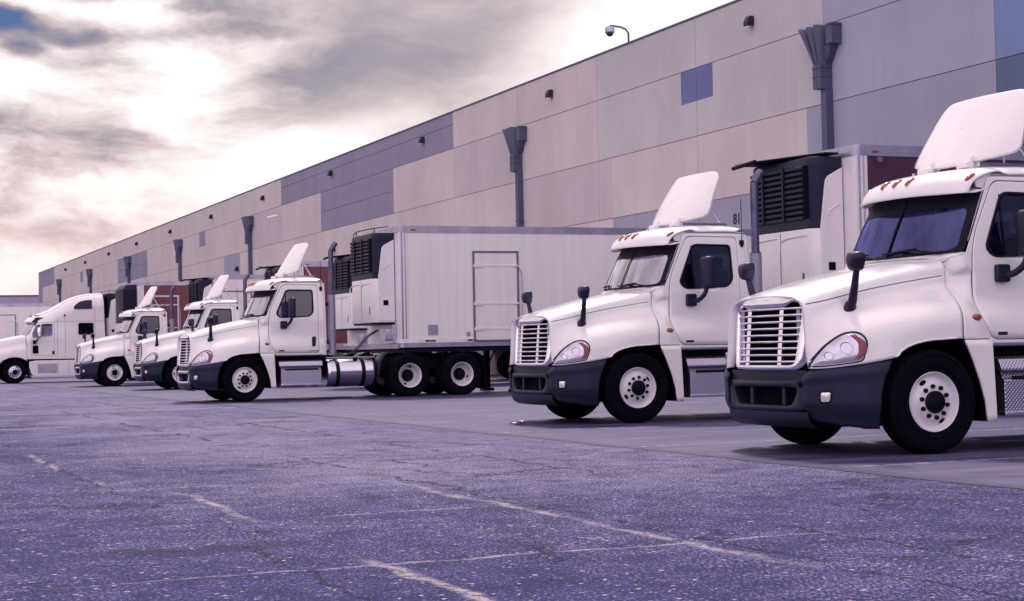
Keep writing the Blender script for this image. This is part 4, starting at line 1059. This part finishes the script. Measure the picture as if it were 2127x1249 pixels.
        b = MB(); b.box((min(X * .85, X), 2.02, 2.2), (max(X * .85, X), 2.14, 2.28)); b.box((min(X * .85, X), 2.02, 1.3), (max(X * .85, X), 2.14, 1.38)); b.build('bracket', 'black', ex, smooth=0)
    # steps and tool box
    for sd in (1, -1):
        st = empty('side_steps'); st.parent = T0
        def P3(poly, y0_, y1_, nm, mt, bev=.006):
            b = MB(); b.prism([(sd * x, z) for x, z in poly], 'y', y0_, y1_); return b.build(nm, mt, st, smooth=20, bevel=bev)
        P3([(1.02, .935), (1.14, .905), (1.185, .815), (1.185, .79), (1.02, .79)], .815, 1.86, 'tread', 'diamond')
        P3([(.70, .79), (1.10, .79), (1.14, .72), (1.17, .70), (1.17, .385), (.70, .385)], .86, 1.83, 'tool_box', 'diamond')
        P3([(.70, .385), (1.20, .385), (1.20, .345), (.70, .345)], .84, 1.85, 'lower_tread', 'alu')
        P3([(1.172, .74), (1.176, .74), (1.176, .70), (1.172, .70)], .95, 1.75, 'step_hole', 'black', 0)
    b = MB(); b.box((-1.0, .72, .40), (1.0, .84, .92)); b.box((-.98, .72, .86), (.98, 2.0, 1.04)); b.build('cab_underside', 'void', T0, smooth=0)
    # fuel tanks
    for sd in (1, -1):
        tk = empty('fuel_tank'); tk.parent = T0; X = sd * .86; rt = .325
        b = MB(); b.lathe([(0, 1.985), (.20, 1.99), (.30, 2.005), (rt, 2.05), (rt, 2.06), (rt, 3.10), (rt, 3.11), (.30, 3.15), (.20, 3.165), (0, 3.17)], (X, 0, .615), 48, 'y'); b.build('shell', 'chrome_dull', tk, smooth=40)
        for y in (2.24, 2.87):
            b = MB(); b.lathe([(rt, y - .045), (rt + .012, y - .045), (rt + .012, y + .045), (rt, y + .045)], (X, 0, .615), 48, 'y'); b.build('strap', 'black', tk, smooth=30)
        b = MB(); b.lathe([(0, .06), (.05, .06), (.055, .0)], (X + sd * .12, 2.72, .915), 18, 'z'); b.build('filler_cap', 'black', tk, smooth=30)
    # chassis
    ch = empty('chassis'); ch.parent = T0
    b = MB()
    for sx in (-.43, .43): b.box((sx - .045, -.9, .68), (sx + .045, 6.15, .95))
    for y in (-.4, 1.2, 2.4, 3.4, 4.6, 5.9): b.box((-.43, y - .06, .70), (.43, y + .06, .92))
    b.box((-.35, -.8, .5), (.35, 2.0, 1.0))
    b.build('frame', 'black', ch, smooth=0)
    b = MB(); b.tube([(-.95, 0, .50), (.95, 0, .50)], .07, 10)
    for y in (4.03, 5.35): b.tube([(-.95, y, .52), (.95, y, .52)], .09, 12); b.ell((0, y, .53), (.22, .25, .24))
    b.tube([(0, 1.5, .62), (0, 5.3, .60)], .06, 10)
    b.build('axles', 'black', ch, smooth=50)
    b = MB(); b.prism(rounded([(-.45, 4.3), (.45, 4.3), (.45, 4.9), (.15, 5.25), (-.15, 5.25), (-.45, 4.9)], .1), 'z', 1.06, 1.12); b.box((-.35, 4.4, .92), (.35, 4.9, 1.08)); b.build('fifth_wheel', 'hub_dark', ch, smooth=30)
    b = MB(); b.box((-.42, 2.1, .955), (.42, 3.4, .985)); b.build('deck_plate', 'diamond', ch, smooth=0)
    for sd in (1, -1):
        b = MB(); b.grid([[(sd * x, y, z) for x in (.66, 1.20)] for y, z in crom([(3.24, .52), (3.26, .75), (3.36, .98), (3.52, 1.08)], 4)]); b.build('quarter_fender', 'plastic', T0, smooth=50, solid=.012)
        b = MB(); b.box((min(sd * .62, sd * 1.20), 5.965, .14), (max(sd * .62, sd * 1.20), 5.985, .95)); b.build('mud_flap', 'rubber', T0, smooth=0)
    for sd in (1, -1):
        make_front_wheel(T0, 0, sd, rot=R(20))
        make_dual_wheel(T0, 4.03, sd, rot=R(100)); make_dual_wheel(T0, 5.37, sd, rot=R(10))
    # air lines
    b = MB()
    for i, dx in enumerate((-.12, 0, .12)):
        b.tube(crom([(dx, 2.04, 1.55 - i * .05), (dx * 2, 2.25, 1.15 - i * .04), (dx * 2 + .3, 2.55, 1.02), (dx + .35, 2.9, 1.12), (dx + .3, 3.25, 1.45), (dx + .25, 3.55, 1.62)], 6), .009, 8)
    each(b, 'air_hose', 'hose', T0, smooth=60)
    return T0

T0 = make_tractor()
tl = [('t1', -14.33, 10.03, 'nearest white day cab truck with dark grey bumper, cut off by the right edge', (R(60), R(30))),
      ('t2', -22.25, 10.91, 'second white day cab truck from the right, whip antenna, standing before the dark red trailer', (R(-25), 0)),
      ('t3', -38.6, 9.22, 'white day cab truck in the middle pulling the long white trailer with a side door', (R(-5), 0)),
      ('t4', -54.23, 11.0, 'small white day cab truck directly left of the middle one, exhaust against a pale trailer', (R(120), 0)),
      ('t5', -63.2, 10.39, 'smallest white day cab truck, just right of the sleeper truck, exhaust against a red trailer', (R(40), 0))]
TR = {}
for i, (k, x, y, lb, rots) in enumerate(tl):
    o = T0 if i == 0 else copy_tree(T0)
    o.location = (x, y, 0); tag(o, lb, 'truck', 'white day cab trucks parked in a row'); TR[k] = o
    for c in kids(o):
        if c.name.startswith('front_wheel'): c.rotation_euler.x = rots[0] * (1 if i else 1) + R(25)
        if c.name.startswith('rear_wheel'): c.rotation_euler.x += i * .9
# the nearest truck has a painted bumper centre
for c in kids(TR['t1']) + kids(TR['t2']):
    if c.name.startswith('bumper_centre'):
        for d in kids(c):
            if d.name.startswith('centre_face'):
                d.data = d.data.copy(); d.data.materials[0] = MATS['bumper_grey']; tag(d, 'matt grey bumper centre')

for c in kids(TR['t1']):
    if c.name.startswith('cab'):
        for d in kids(c):
            if d.name.startswith('windshield_glass'): d.data = d.data.copy(); d.data.materials[0] = MATS['windshield_blue']

# ------------------------------------------------------------------ trailers (origin: ground under the front wall, body towards +y)
def reefer(par, style=0, yb=-.02, xo=0):
    rf = empty('reefer_unit'); rf.parent = par
    D = .54; hw = .94
    def plan(r_=.20, grow=0.0):
        p = rounded([(-hw - grow, yb), (-hw - grow, -D - grow), (hw + grow, -D - grow), (hw + grow, yb)], [0, r_, r_, 0], 7); return p
    Z0, Z1, Z2 = 1.80, 2.86, 3.97
    if style == 0:
        b = MB(); P = plan(.22)
        rows = [[(x, y, z) for x, y in P] for z in (Z1, 3.0, 3.4, 3.8, 3.93)]
        rows.append([(x * .985, y * .97 - .0, 3.965) for x, y in P]); rows.append([(x * .9, y * .85, Z2 + .01) for x, y in P])
        b.grid(rows); b.add(rows[-1], [tuple(range(len(P)))]); b.build('shroud', 'reefer_black', rf, smooth=35)
        b = MB(); P2 = plan(.22, .012); Pd = plan(.22, .035)
        # recessed dark core drawn by slats standing proud: louvres wrap front and near corner
        inner = [p for p in P2 if p[1] < -.16 and p[0] < .80] + [(.66, -D - .012)]
        b.grid([[(x, y, z) for x, y in inner] for z in (3.02, 3.84)]); b.build('core', 'void', rf, smooth=35)
        for i in range(10):
            z = 3.035 + i * .0865; b = MB()
            sl = [p for p in plan(.22, .036) if p[1] < -.16 and p[0] < .5] + [(.64, -D - .036), (.68, -D - .016)]; s2 = [p for p in plan(.22, .016) if p[1] < -.16 and p[0] < .5] + [(.64, -D - .016), (.68, -D - .010)]
            b.grid([[(x, y, z + .030) for x, y in s2], [(x, y, z + .022) for x, y in sl], [(x, y, z - .016) for x, y in sl], [(x, y, z - .030) for x, y in s2]]); b.build('louvre', 'reefer_black', rf, smooth=25)
        b = MB(); 
        for xx in (-.45, .15): b.box((xx - .02, -D - .06, 3.02), (xx + .02, -D - .02, 3.86))
        each(b, 'louvre_post', 'reefer_black', rf, smooth=0)
        # white side covers
        for sd in (1, -1):
            b = MB(); poly = rounded([(-.435, Z1), (-.335, 3.60), (-.29, 3.66), (-.025, 3.80), (-.025, 1.83), (-.40, 1.83)], [.02, .04, .04, .02, .04, .02])
            x0_, x1_ = sorted((sd * .93, sd * .965)); b.prism(poly, 'x', x0_, x1_); sc_ = b.build('side_cover', 'reefer_white', rf, smooth=30, bevel=.012)
            b = MB(); pth = crom([(sd * .967, -.30, 3.05), (sd * .971, -.285, 3.12), (sd * .973, -.22, 3.17), (sd * .973, -.10, 3.24)], 5); b.tube(pth, .011, 6); each(b, 'crease', 'reefer_white', rf, smooth=60)
            b = MB(); x0_, x1_ = sorted((sd * .94, sd * .970)); b.box((x0_, -.315, 2.21), (x1_, -.19, 2.335)); b.build('latch_recess', 'void', rf, smooth=0)
        b = MB(); P = plan(.26, .015)
        rows = [[(x * .995, y * .99, z) for x, y in P] for z in (Z0 + .0,)] + [[(x, y, z) for x, y in P] for z in (Z0 + .04, Z1 - .03)] + [[(x * .99, y * .985, Z1 + .0) for x, y in P]]
        b.grid(rows); b.add(rows[-1], [tuple(range(len(P)))]); lo = b.build('lower_cover', 'reefer_white', rf, smooth=35)
        b = MB()
        for x0_, x1_ in ((-.92, -.10), (-.02, .74)):
            b.tube(crom([(x0_, -D - .017, 1.95), (x0_, -D - .017, 2.55), (x0_ + .10, -D - .019, 2.72), (x1_, -D - .017, 2.76)], 6), .012, 6)
        each(b, 'crease', 'reefer_white', rf, smooth=60)
        b = MB(); b.box((-.012, -D - .0185, 1.84), (.0, -D - .01, 2.83)); b.box((.60, -D - .020, 2.0), (.66, -D - .01, 2.18)); each(b, 'door_gap', 'gap', rf, smooth=0)
        b = MB(); P = plan(.22, .0); b.grid([[(x * .97, y * .97, 1.75) for x, y in P], [(x, y, Z0 + .004) for x, y in P]]); b.add([(x * .97, y * .97, 1.75) for x, y in P], [tuple(range(len(P)))]); b.build('bottom_lip', 'reefer_black', rf, smooth=30)
    else:
        b = MB(); P = plan(.12)
        rows = [[(x, y, z) for x, y in P] for z in (2.45, 3.0, 3.85)] + [[(x * .93, y * .75, 4.0) for x, y in P]]
        b.grid(rows); b.add(rows[-1], [tuple(range(len(P)))]); b.build('shroud', 'reefer_black', rf, smooth=35)
        for i in range(22):
            z = 2.50 + i * .062; b = MB(); sl = plan(.12, .04); s2 = plan(.12, .006)
            b.grid([[(x, y, z + .022) for x, y in s2], [(x, y, z + .012) for x, y in sl], [(x, y, z - .006) for x, y in sl], [(x, y, z - .016) for x, y in s2]]); b.build('louvre', 'plastic', rf, smooth=25)
        b = MB(); P = plan(.12, .01); b.grid([[(x, y, z) for x, y in P] for z in (1.8, 2.45)]); b.add([(x, y, 2.45) for x, y in P], [tuple(range(len(P)))]); b.build('lower_cover', 'reefer_white', rf, smooth=35)
    return rf

def make_trailer(x, y, L, side, door=False, style=0, arm=False, red=False, label='', reef=True, group='refrigerated trailers backed to the docks', patch_=True, rear=True, dy=1.93):
    T_ = empty('trailer', (x, y, 0)); tag(T_, label, 'trailer', group)
    ZB, ZT, W = 1.18, 4.12, 1.28
    b = MB(); P = rounded([(-W, L), (-W, 0), (W, 0), (W, L)], [0, .10, .10, 0], 6)
    pl = [(x_, y_) for x_, y_ in P]
    b.grid([[(x_, y_, z) for x_, y_ in pl] for z in (ZB + .2, 3.955)], close_v=True)
    b.build('body', side, T_, smooth=35)
    P1 = rounded([(-W - .012, L + .005), (-W - .012, -.012), (W + .012, -.012), (W + .012, L + .005)], [0, .11, .11, 0], 6)
    b = MB(); b.prism(P1, 'z', 3.95, ZT - .02); b.prism([(a * .995, c_ * .998 + .02) for a, c_ in P1], 'z', ZT - .02, ZT); b.build('top_rail', 'alu_blue', T_, smooth=30)
    b = MB(); b.prism(P1, 'z', ZB + .105, ZB + .205); b.build('bottom_rail', 'side_white' if side == 'side_white' else 'alu_blue', T_, smooth=30)
    b = MB(); b.prism([(a * .993, c_) for a, c_ in P1], 'z', ZB, ZB + .104); b.build('rub_rail', 'alu_blue', T_, smooth=30)
    # front corner posts with mouldings
    for sd in (1, -1):
        b = MB()
        for y0_, y1_, o_, mi in ((.0, .045, .010, 0), (.05, .075, .018, 1), (.08, .13, .012, 0), (.135, .15, .020, 1), (.155, .20, .014, 0)):
            x0_, x1_ = sorted((sd * (W - .01), sd * (W + o_))); b.box((x0_, y0_ + .0, ZB + .206), (x1_, y1_, 3.949), mi)
        b.build('corner_post', ['reefer_white', 'alu_blue'], T_, smooth=20, bevel=.005)
    b = MB(); PN = rounded([(-W - .004, .215), (-W - .004, -.004), (W + .004, -.004), (W + .004, .215)], [0, .10, .10, 0], 6)
    b.grid([[(x_, y_, z) for x_, y_ in PN] for z in (ZB + .205, 3.95)]); b.build('nose', 'reefer_white', T_, smooth=35)
    # tape
    for i in range(int((L - 1) / 1.1)):
        b = MB(); y0_ = .45 + i * 1.1
        for j, (a, c_, mi) in enumerate(((0, .16, 1), (.17, .30, 0), (.31, .44, 0))): b.box((W + .012, y0_ + a, ZB + .125), (W + .0155, y0_ + c_, ZB + .175), mi)
        each(b, 'reflective_tape', ['red_tape', 'white_tape'], T_, smooth=0)
    b = MB(); b.box((W + .012, .30, 4.00), (W + .03, .42, 4.03)); b.build('marker_lamp', 'amber', T_, smooth=0)
    if patch_:
        b = MB(); b.box((W, .70, 1.46), (W + .004, .96, 1.72)); b.build('patch_plate', 'diamond', T_, smooth=0)
        b = MB(); b.box((W, 1.70, 1.42), (W + .004, 1.80, 1.53)); b.build('patch_plate', 'diamond', T_, smooth=0)
    if door:
        d = empty('side_door'); d.parent = T_; y0_, y1_ = dy, dy + (1.14 if not red else 1.02); z0_, z1_ = 1.33, 3.47
        fm = 'alu' if red else 'frame_blue'; q = .075 if red else .045
        b = MB(); b.box((W, y0_ - q, z0_ - q), (W + .028, y0_, z1_ + q)); b.box((W, y1_, z0_ - q), (W + .028, y1_ + q, z1_ + q)); b.box((W, y0_, z1_), (W + .0275, y1_, z1_ + q)); b.box((W, y0_, z0_ - q), (W + .0275, y1_, z0_)); b.build('door_frame', fm, d, smooth=0, bevel=.004)
        b = MB(); b.box((W, y0_ + .012, z0_ + .012), (W + .018, y1_ - .012, z1_ - .012)); b.build('door_panel', side, d, smooth=0, bevel=.006)
        for z in (1.60, 2.22, 3.15):
            b = MB(); b.box((W + .018, y0_ + .02, z - .028), (W + .026, y1_ - .03, z + .028)); b.box((W + .02, y0_ - .03, z - .04), (W + .04, y0_ + .20, z + .04)); b.box((W + .02, y1_ - .12, z - .022), (W + .042, y1_ + .03, z + .022)); b.build('hinge_strap', 'reefer_white' if not red else 'alu', d, smooth=0, bevel=.004)
        b = MB(); b.rbox((W + .02, y1_ - .17, 1.57), (W + .085, y1_ - .06, 1.78), .02, 0, 3, 'x'); b.build('door_latch', 'black', d, smooth=30)
        b = MB(); b.tube(crom([(W + .03, y1_ + .03, 3.10), (W + .05, y1_ + .10, 2.98), (W + .05, y1_ + .11, 2.8), (W + .05, y1_ + .11, 1.45)], 5), .012, 8); b.build('lock_rod', 'alu_blue', d, smooth=60)
    # underframe, landing gear, axles
    b = MB(); b.box((-1.22, .1, ZB - .12), (1.22, L - .1, ZB)); b.build('floor_frame', 'black', T_, smooth=0)
    for sd in (1, -1):
        b = MB(); b.box((sd * .95 - .07, 3.05, .10), (sd * .95 + .07, 3.19, 1.08)); b.box((sd * .95 - .13, 2.97, .02), (sd * .95 + .13, 3.27, .10)); b.tube([(sd * .95, 3.12, .6), (sd * .4, 3.12, 1.06)], .025, 6); each(b, 'landing_leg', 'hub_dark', T_, smooth=0)
    if rear and L > 11:
        for yy in (L - 3.0, L - 1.75):
            for sd in (1, -1):
                wl = make_dual_wheel(T_, yy, sd, name='wheel')
            b = MB(); b.tube([(-.9, yy, .51), (.9, yy, .51)], .07, 8); b.build('axle', 'black', T_, smooth=60)
    if reef:
        reefer(T_, style)
        # fittings under the unit
        b = MB(); b.box((.15, -.10, 1.28), (1.0, -.012, 1.74)); b.rbox((.35, -.22, 1.36), (.78, -.10, 1.66), .03, 0, 3, 'y'); b.build('junction_box', 'alu', T_, smooth=20, bevel=.006)
        b = MB(); b.box((-1.2, -.06, 1.16), (1.2, -.013, 1.27)); b.build('nose_rail', 'alu_blue', T_, smooth=0)
    if arm:
        b = MB(); z = 4.03
        b.prism(rounded([(-.98, -.10), (-1.0, -.78), (-.6, -.80), (.98, -.34), (.98, -.08)], [.02, .06, .08, .1, .02]), 'z', 4.0, 4.03)
        b.tube([(-1.0, -.80, 3.97), (-.3, -.80, 4.01)], .035, 8)
        b.build('top_guard', 'black', T_, smooth=30, bevel=.01)
    elif style == 0:
        b = MB(); b.tube(crom([(-.9, -.45, 4.0), (-.5, -.5, 4.08), (.2, -.3, 4.12), (.9, -.15, 4.12)], 4), .012, 6); b.tube([(.3, -.3, 4.0), (.3, -.3, 4.12)], .012, 6); b.tube([(-.5, -.5, 3.98), (-.5, -.5, 4.08)], .012, 6); each(b, 'guard_wire', 'black', T_, smooth=60)
    return T_

def tlen(y): return WY - .12 - y
make_trailer(-38.85, 13.08, tlen(13.08), 'side_white', door=True, label='long white refrigerated trailer with a side door, behind the middle truck')
make_trailer(-22.35, 14.72, tlen(14.72), 'side_red_art', arm=True, label='refrigerated trailer with dark red printed sides behind the second truck from the right', patch_=False)
make_trailer(-48.0, 15.4, tlen(15.4), 'side_white', arm=True, label='white refrigerated trailer without a truck, half hidden behind the long white trailer')
make_trailer(-54.2, 14.85, tlen(14.85), 'side_red', arm=True, label='dark red refrigerated trailer seen over the roof of the middle truck')
make_trailer(-63.2, 14.15, tlen(14.15), 'side_white', door=True, dy=.24, arm=True, patch_=False, label='pale refrigerated trailer with a side door behind the small left day cab')
make_trailer(-68.5, 12.25, tlen(12.25), 'side_red', door=True, dy=.54, patch_=False, style=1, red=True, label='dark red trailer with a white-framed side door and fine-ribbed cooling unit')
make_trailer(-77.05, 12.95, tlen(12.95), 'side_white', arm=False, label='refrigerated trailer tucked behind the tall sleeper truck')
make_trailer(-95.3, 8.0, tlen(8.0), 'side_white', door=True, dy=1.26, label='pale trailer at the left edge behind the sleeper truck', group=None)

# ------------------------------------------------------------------ sleeper tractor
def make_sleeper(x, y):
    S = empty('truck', (x, y, 0)); tag(S, 'white sleeper truck with a tall rounded roof at the far left', 'truck')
    W = 1.19
    def prof_side(name, poly, mt, par, x0_, x1_, bev=.02, sm=30):
        b = MB(); b.prism(poly, 'x', x0_, x1_); return b.build(name, mt, par, smooth=sm, bevel=bev)
    # hood
    st = [(-1.45, 1.62, .62, .95), (-1.2, 1.76, .80, 1.06), (-.8, 1.90, .92, 1.15), (-.3, 2.02, .97, 1.18), (.2, 2.11, 1.0, 1.19), (.52, 2.16, 1.02, 1.19)]
    fl = crom([tuple(s) for s in st], 6); b = MB(); rows = []
    arch = [(-1.45, .62), (-.72, .68), (-.66, .85), (-.5, 1.02), (-.25, 1.13), (0, 1.16), (.25, 1.13), (.42, 1.05), (.52, .98)]
    for (yy, zt, xs, xb) in fl:
        s_ = crom([(0, zt), (xs * .6, zt - .01), (xs * .88, zt - .05), (xs, zt - .16), (xs + (xb - xs) * .25, zt - .42), (xb - .02, zt - .62), (xb, max(lerp_tab(arch, yy) + .12, 1.2) if yy > -.8 else 1.1), (xb, lerp_tab(arch, yy))], 4)
        rows.append([(-a, yy, z) for a, z in s_[::-1][:-1]] + [(a, yy, z) for a, z in s_])
    b.grid(rows); b.build('hood', 'paint', S, smooth=50, solid=.012)
    b = MB(); b.box((-1.1, -1.42, .42), (1.1, -.8, 1.45)); b.build('bumper', 'chrome_dull', S, smooth=20, bevel=.06)
    b = MB(); b.box((-.55, -1.47, .75), (.55, -1.40, 1.55)); b.build('grille', 'chrome', S, smooth=0)
    b = MB(); b.box((-.62, -.9, .42), (.62, .6, 1.3)); 
    for sd in (1, -1):
        pts = [(-.62, .30), (-.60, .8), (-.45, 1.0), (-.2, 1.1), (.1, 1.1), (.4, 1.0), (.56, .7), (.62, .3)]
        b.grid([[(sd * .60, y_, z) for y_, z in pts], [(sd * 1.17, y_, z) for y_, z in pts]])
    b.build('wheel_well', 'void', S, smooth=0)
    # cab and sleeper shell: side outline lifted to rounded sides
    out = rounded([(.52, 1.06), (.52, 2.15), (.66, 2.17), (.93, 2.73), (1.05, 2.98), (1.62, 3.22), (2.2, 3.56), (2.75, 3.80), (3.3, 3.92), (3.90, 3.95), (3.93, 2.9), (3.97, 1.04)], [0, .02, .02, .05, .15, .3, .5, .5, .3, .04, .1, .02], 6)
    def sx(y_, z): 
        x = W - .02
        top = lerp_tab([(.5, 2.2), (.93, 2.75), (1.05, 2.98), (1.62, 3.22), (2.2, 3.56), (2.75, 3.80), (3.3, 3.92), (3.9, 3.95)], y_)
        d = max(0, 1 - (top - z) / .55); x -= .32 * d ** 2.2; x -= .05 * sst(1.9, 2.7, z)
        return x
    c0 = (2.3, 2.3)
    for sd in (1, -1):
        b = MB(); b.grid(annulus(out, [(2.2, 2.2), (2.4, 2.2), (2.4, 2.4), (2.2, 2.4)], c0, 200, 16, lambda p: (sd * sx(*p), p[0], p[1])), close_v=True)
        b.add([(sd * sx(*p), p[0], p[1]) for p in polar([(2.2, 2.2), (2.4, 2.2), (2.4, 2.4), (2.2, 2.4)], c0, 200)], [tuple(range(200))]); b.build('body_side', 'paint', S, smooth=50)
    # top skin joining both sides
    tp = crom([(.86, 2.735), (.62, 2.72), (.55, 2.72), (.62, 2.82), (.80, 2.95), (1.05, 3.02), (1.62, 3.235), (2.2, 3.575), (2.75, 3.815), (3.3, 3.935), (3.90, 3.96)], 4); b = MB(); rows = []
    for y_, z in tp:
        hw = sx(max(y_, 1.0), z - .03) if y_ > .95 else 1.0
        rows.append([(u * hw, y_ + (.22 * abs(u) ** 2.5 if y_ < .95 else 0), z + .05 * (1 - abs(u) ** 2) * (y_ > .9) - .02 * (abs(u) ** 4)) for u in [-1 + i / 10 for i in range(21)]])
    b.grid(rows); b.build('roof', 'paint', S, smooth=50)
    b = MB(); b.grid([[(u * (1.0 - .05 * t), (.34 + .30 * abs(u) ** 2) * (1 - t) + (.72 + .21 * abs(u) ** 2) * t, 2.15 + .57 * t) for u in [-1 + i / 8 for i in range(17)]] for t in (0, .5, 1)]); b.build('windshield', 'windshield_glass', S, smooth=60)
    b = MB(); b.box((-1.0, .9, 1.2), (1.0, 3.8, 2.9)); b.build('interior', 'interior', S, smooth=0)
    b = MB(); b.box((-1.1, 3.93, 1.05), (1.1, 3.97, 3.85)); b.build('rear_wall', 'black', S, smooth=0)
    for sd in (1, -1):
        f = lambda y_, z, o_=.006: (sd * (sx(y_, z) + o_), y_, z)
        def window(nm, poly, mt='black', fr='black'):
            cy = sum(p[0] for p in poly) / len(poly); cz = sum(p[1] for p in poly) / len(poly)
            b = MB(); b.grid([[f(cy + (p[0] - cy) * s_, cz + (p[1] - cz) * s_, .022 + (.006 if s_ > .9 else 0)) for p in poly] for s_ in (1, .92, .9, .5, .01)], close_v=True, mi=0); return b.build(nm, mt, S, smooth=50)
        window('half_window', rounded([(2.58, 3.30), (2.62, 3.42), (2.85, 3.60), (3.1, 3.66), (3.39, 3.68), (3.40, 3.27), (2.62, 3.26)], .05), 'plastic')
        window('sleeper_window', rounded([(2.76, 2.12), (3.44, 2.12), (3.44, 2.64), (2.78, 2.64)], .07), 'void')
        wdw = window('door_window', rounded([(1.17, 2.62), (1.64, 2.62), (1.62, 2.10), (1.16, 2.06)], .04), 'pipe')
        wdw = window('vent_window', rounded([(.95, 2.58), (1.12, 2.61), (1.11, 2.06), (.78, 2.0), (.76, 2.2)], .05), 'side_glass')
        b = MB()
        for seg in ([(.72, 2.0), (.70, 1.22), (1.70, 1.20), (1.73, 2.68), (1.0, 2.68)], [(1.85, 1.1), (1.86, 3.0)], [(2.2, 1.1), (2.2, 3.3)], [(1.7, 2.72), (3.93, 2.72)], [(3.5, 2.0), (3.52, 3.9)]):
            ps = []
            for a, c_ in zip(seg, seg[1:]):
                for q in range(12): ps.append(f(a[0] + (c_[0] - a[0]) * q / 12, a[1] + (c_[1] - a[1]) * q / 12, .0))
            ps.append(f(*seg[-1], .0)); b.tube(ps, .006, 5)
        each(b, 'seam', 'gap', S, smooth=0)
        b = MB(); b.rbox((min(sd * 1.17, sd * 1.20), 1.62, 1.27), (max(sd * 1.17, sd * 1.20), 1.71, 1.40), .02, 0, 3, 'x'); b.build('door_handle', 'black', S, smooth=30)
        b = MB(); b.rbox((min(sd * 1.17, sd * 1.19), .77, 1.30), (max(sd * 1.17, sd * 1.19), 1.02, 1.66), .04, 0, 3, 'x'); b.build('lower_window', 'void', S, smooth=30)
        b = MB(); b.ell((sd * 1.15, 2.18, 2.99), (.03, .04, .05)); b.build('side_lamp', 'black', S, smooth=60)
        dm = empty('door_mirror'); dm.parent = S
        b = MB(); b.rbox((sd * 1.38 - .12, .96, 1.98), (sd * 1.38 + .12, 1.10, 2.46), .05, 0, 4, 'y'); b.build('mirror_head', 'chrome', dm, smooth=30, bevel=.03)
        b = MB(); b.tube([(sd * 1.18, .84, 1.80), (sd * 1.30, .95, 1.86), (sd * 1.38, 1.0, 2.0)], .03, 8); b.box((sd * 1.22 - .04, .78, 1.72), (sd * 1.22 + .04, .92, 1.90)); b.build('arm', 'black', dm, smooth=30)
        # chassis fairing
        b = MB(); poly = [(.62, .95), (.90, .99), (3.95, .99), (3.95, .30), (.80, .30), (.70, .42), (.62, .70)]
        x0_, x1_ = sorted((sd * 1.13, sd * 1.19)); b.prism(poly, 'x', x0_, x1_); fa = b.build('chassis_fairing', 'paint', S, smooth=30, bevel=.01)
        b = MB(); x0_, x1_ = sorted((sd * 1.185, sd * 1.195)); b.box((x0_, .98, .42), (x1_, 1.82, .84)); b.build('step_box', 'alu_blue', fa, smooth=0)
        b = MB(); x0_, x1_ = sorted((sd * 1.10, sd * 1.15)); b.box((x0_, .6, .985), (x1_, 3.95, 1.06)); b.build('gap_line', 'void', S, smooth=0)
        b = MB(); 
        for yy in (1.86, 2.32, 2.9): x0_, x1_ = sorted((sd * 1.187, sd * 1.193)); b.box((x0_, yy, .32), (x1_, yy + .012, .97))
        each(b, 'seam', 'gap', fa, smooth=0)
        make_front_wheel(S, 0, sd, chrome=True, rot=R(30))
        for yy in (5.5, 6.85): make_dual_wheel(S, yy, sd)
    b = MB()
    for xx in (-.8, -.2, 0, .2, .8):
        b.ell((xx, .80 + .22 * (abs(xx) / 1.0) ** 2.5 + .06, 3.0), (.03, .10, .03))
    each(b, 'roof_lamp', 'amber', S, smooth=60)
    b = MB(); b.box((-.45, -.9, .6), (.45, 7.4, .95)); b.build('frame', 'black', S, smooth=0)
    return S
make_sleeper(-77.05, 8.36)

# ------------------------------------------------------------------ litter
b = MB(); P = []
for i in range(7):
    row = []
    for j in range(5):
        row.append((-.20 + i * .065 + random.uniform(-.01, .01), -.09 + j * .04 + random.uniform(-.01, .01), .012 + abs(math.sin(i * 1.3 + j * .9)) * .05 + (.05 if i > 4 else 0)))
    P.append(row)
b.grid(P)
o = b.build('crumpled_paper', 'paper', None, smooth=25, solid=.002, loc=(-21.95, 9.42, 0)); o.scale = (.75, .75, .7); tag(o, 'crumpled white paper lying on the apron in front of the second truck', 'litter')
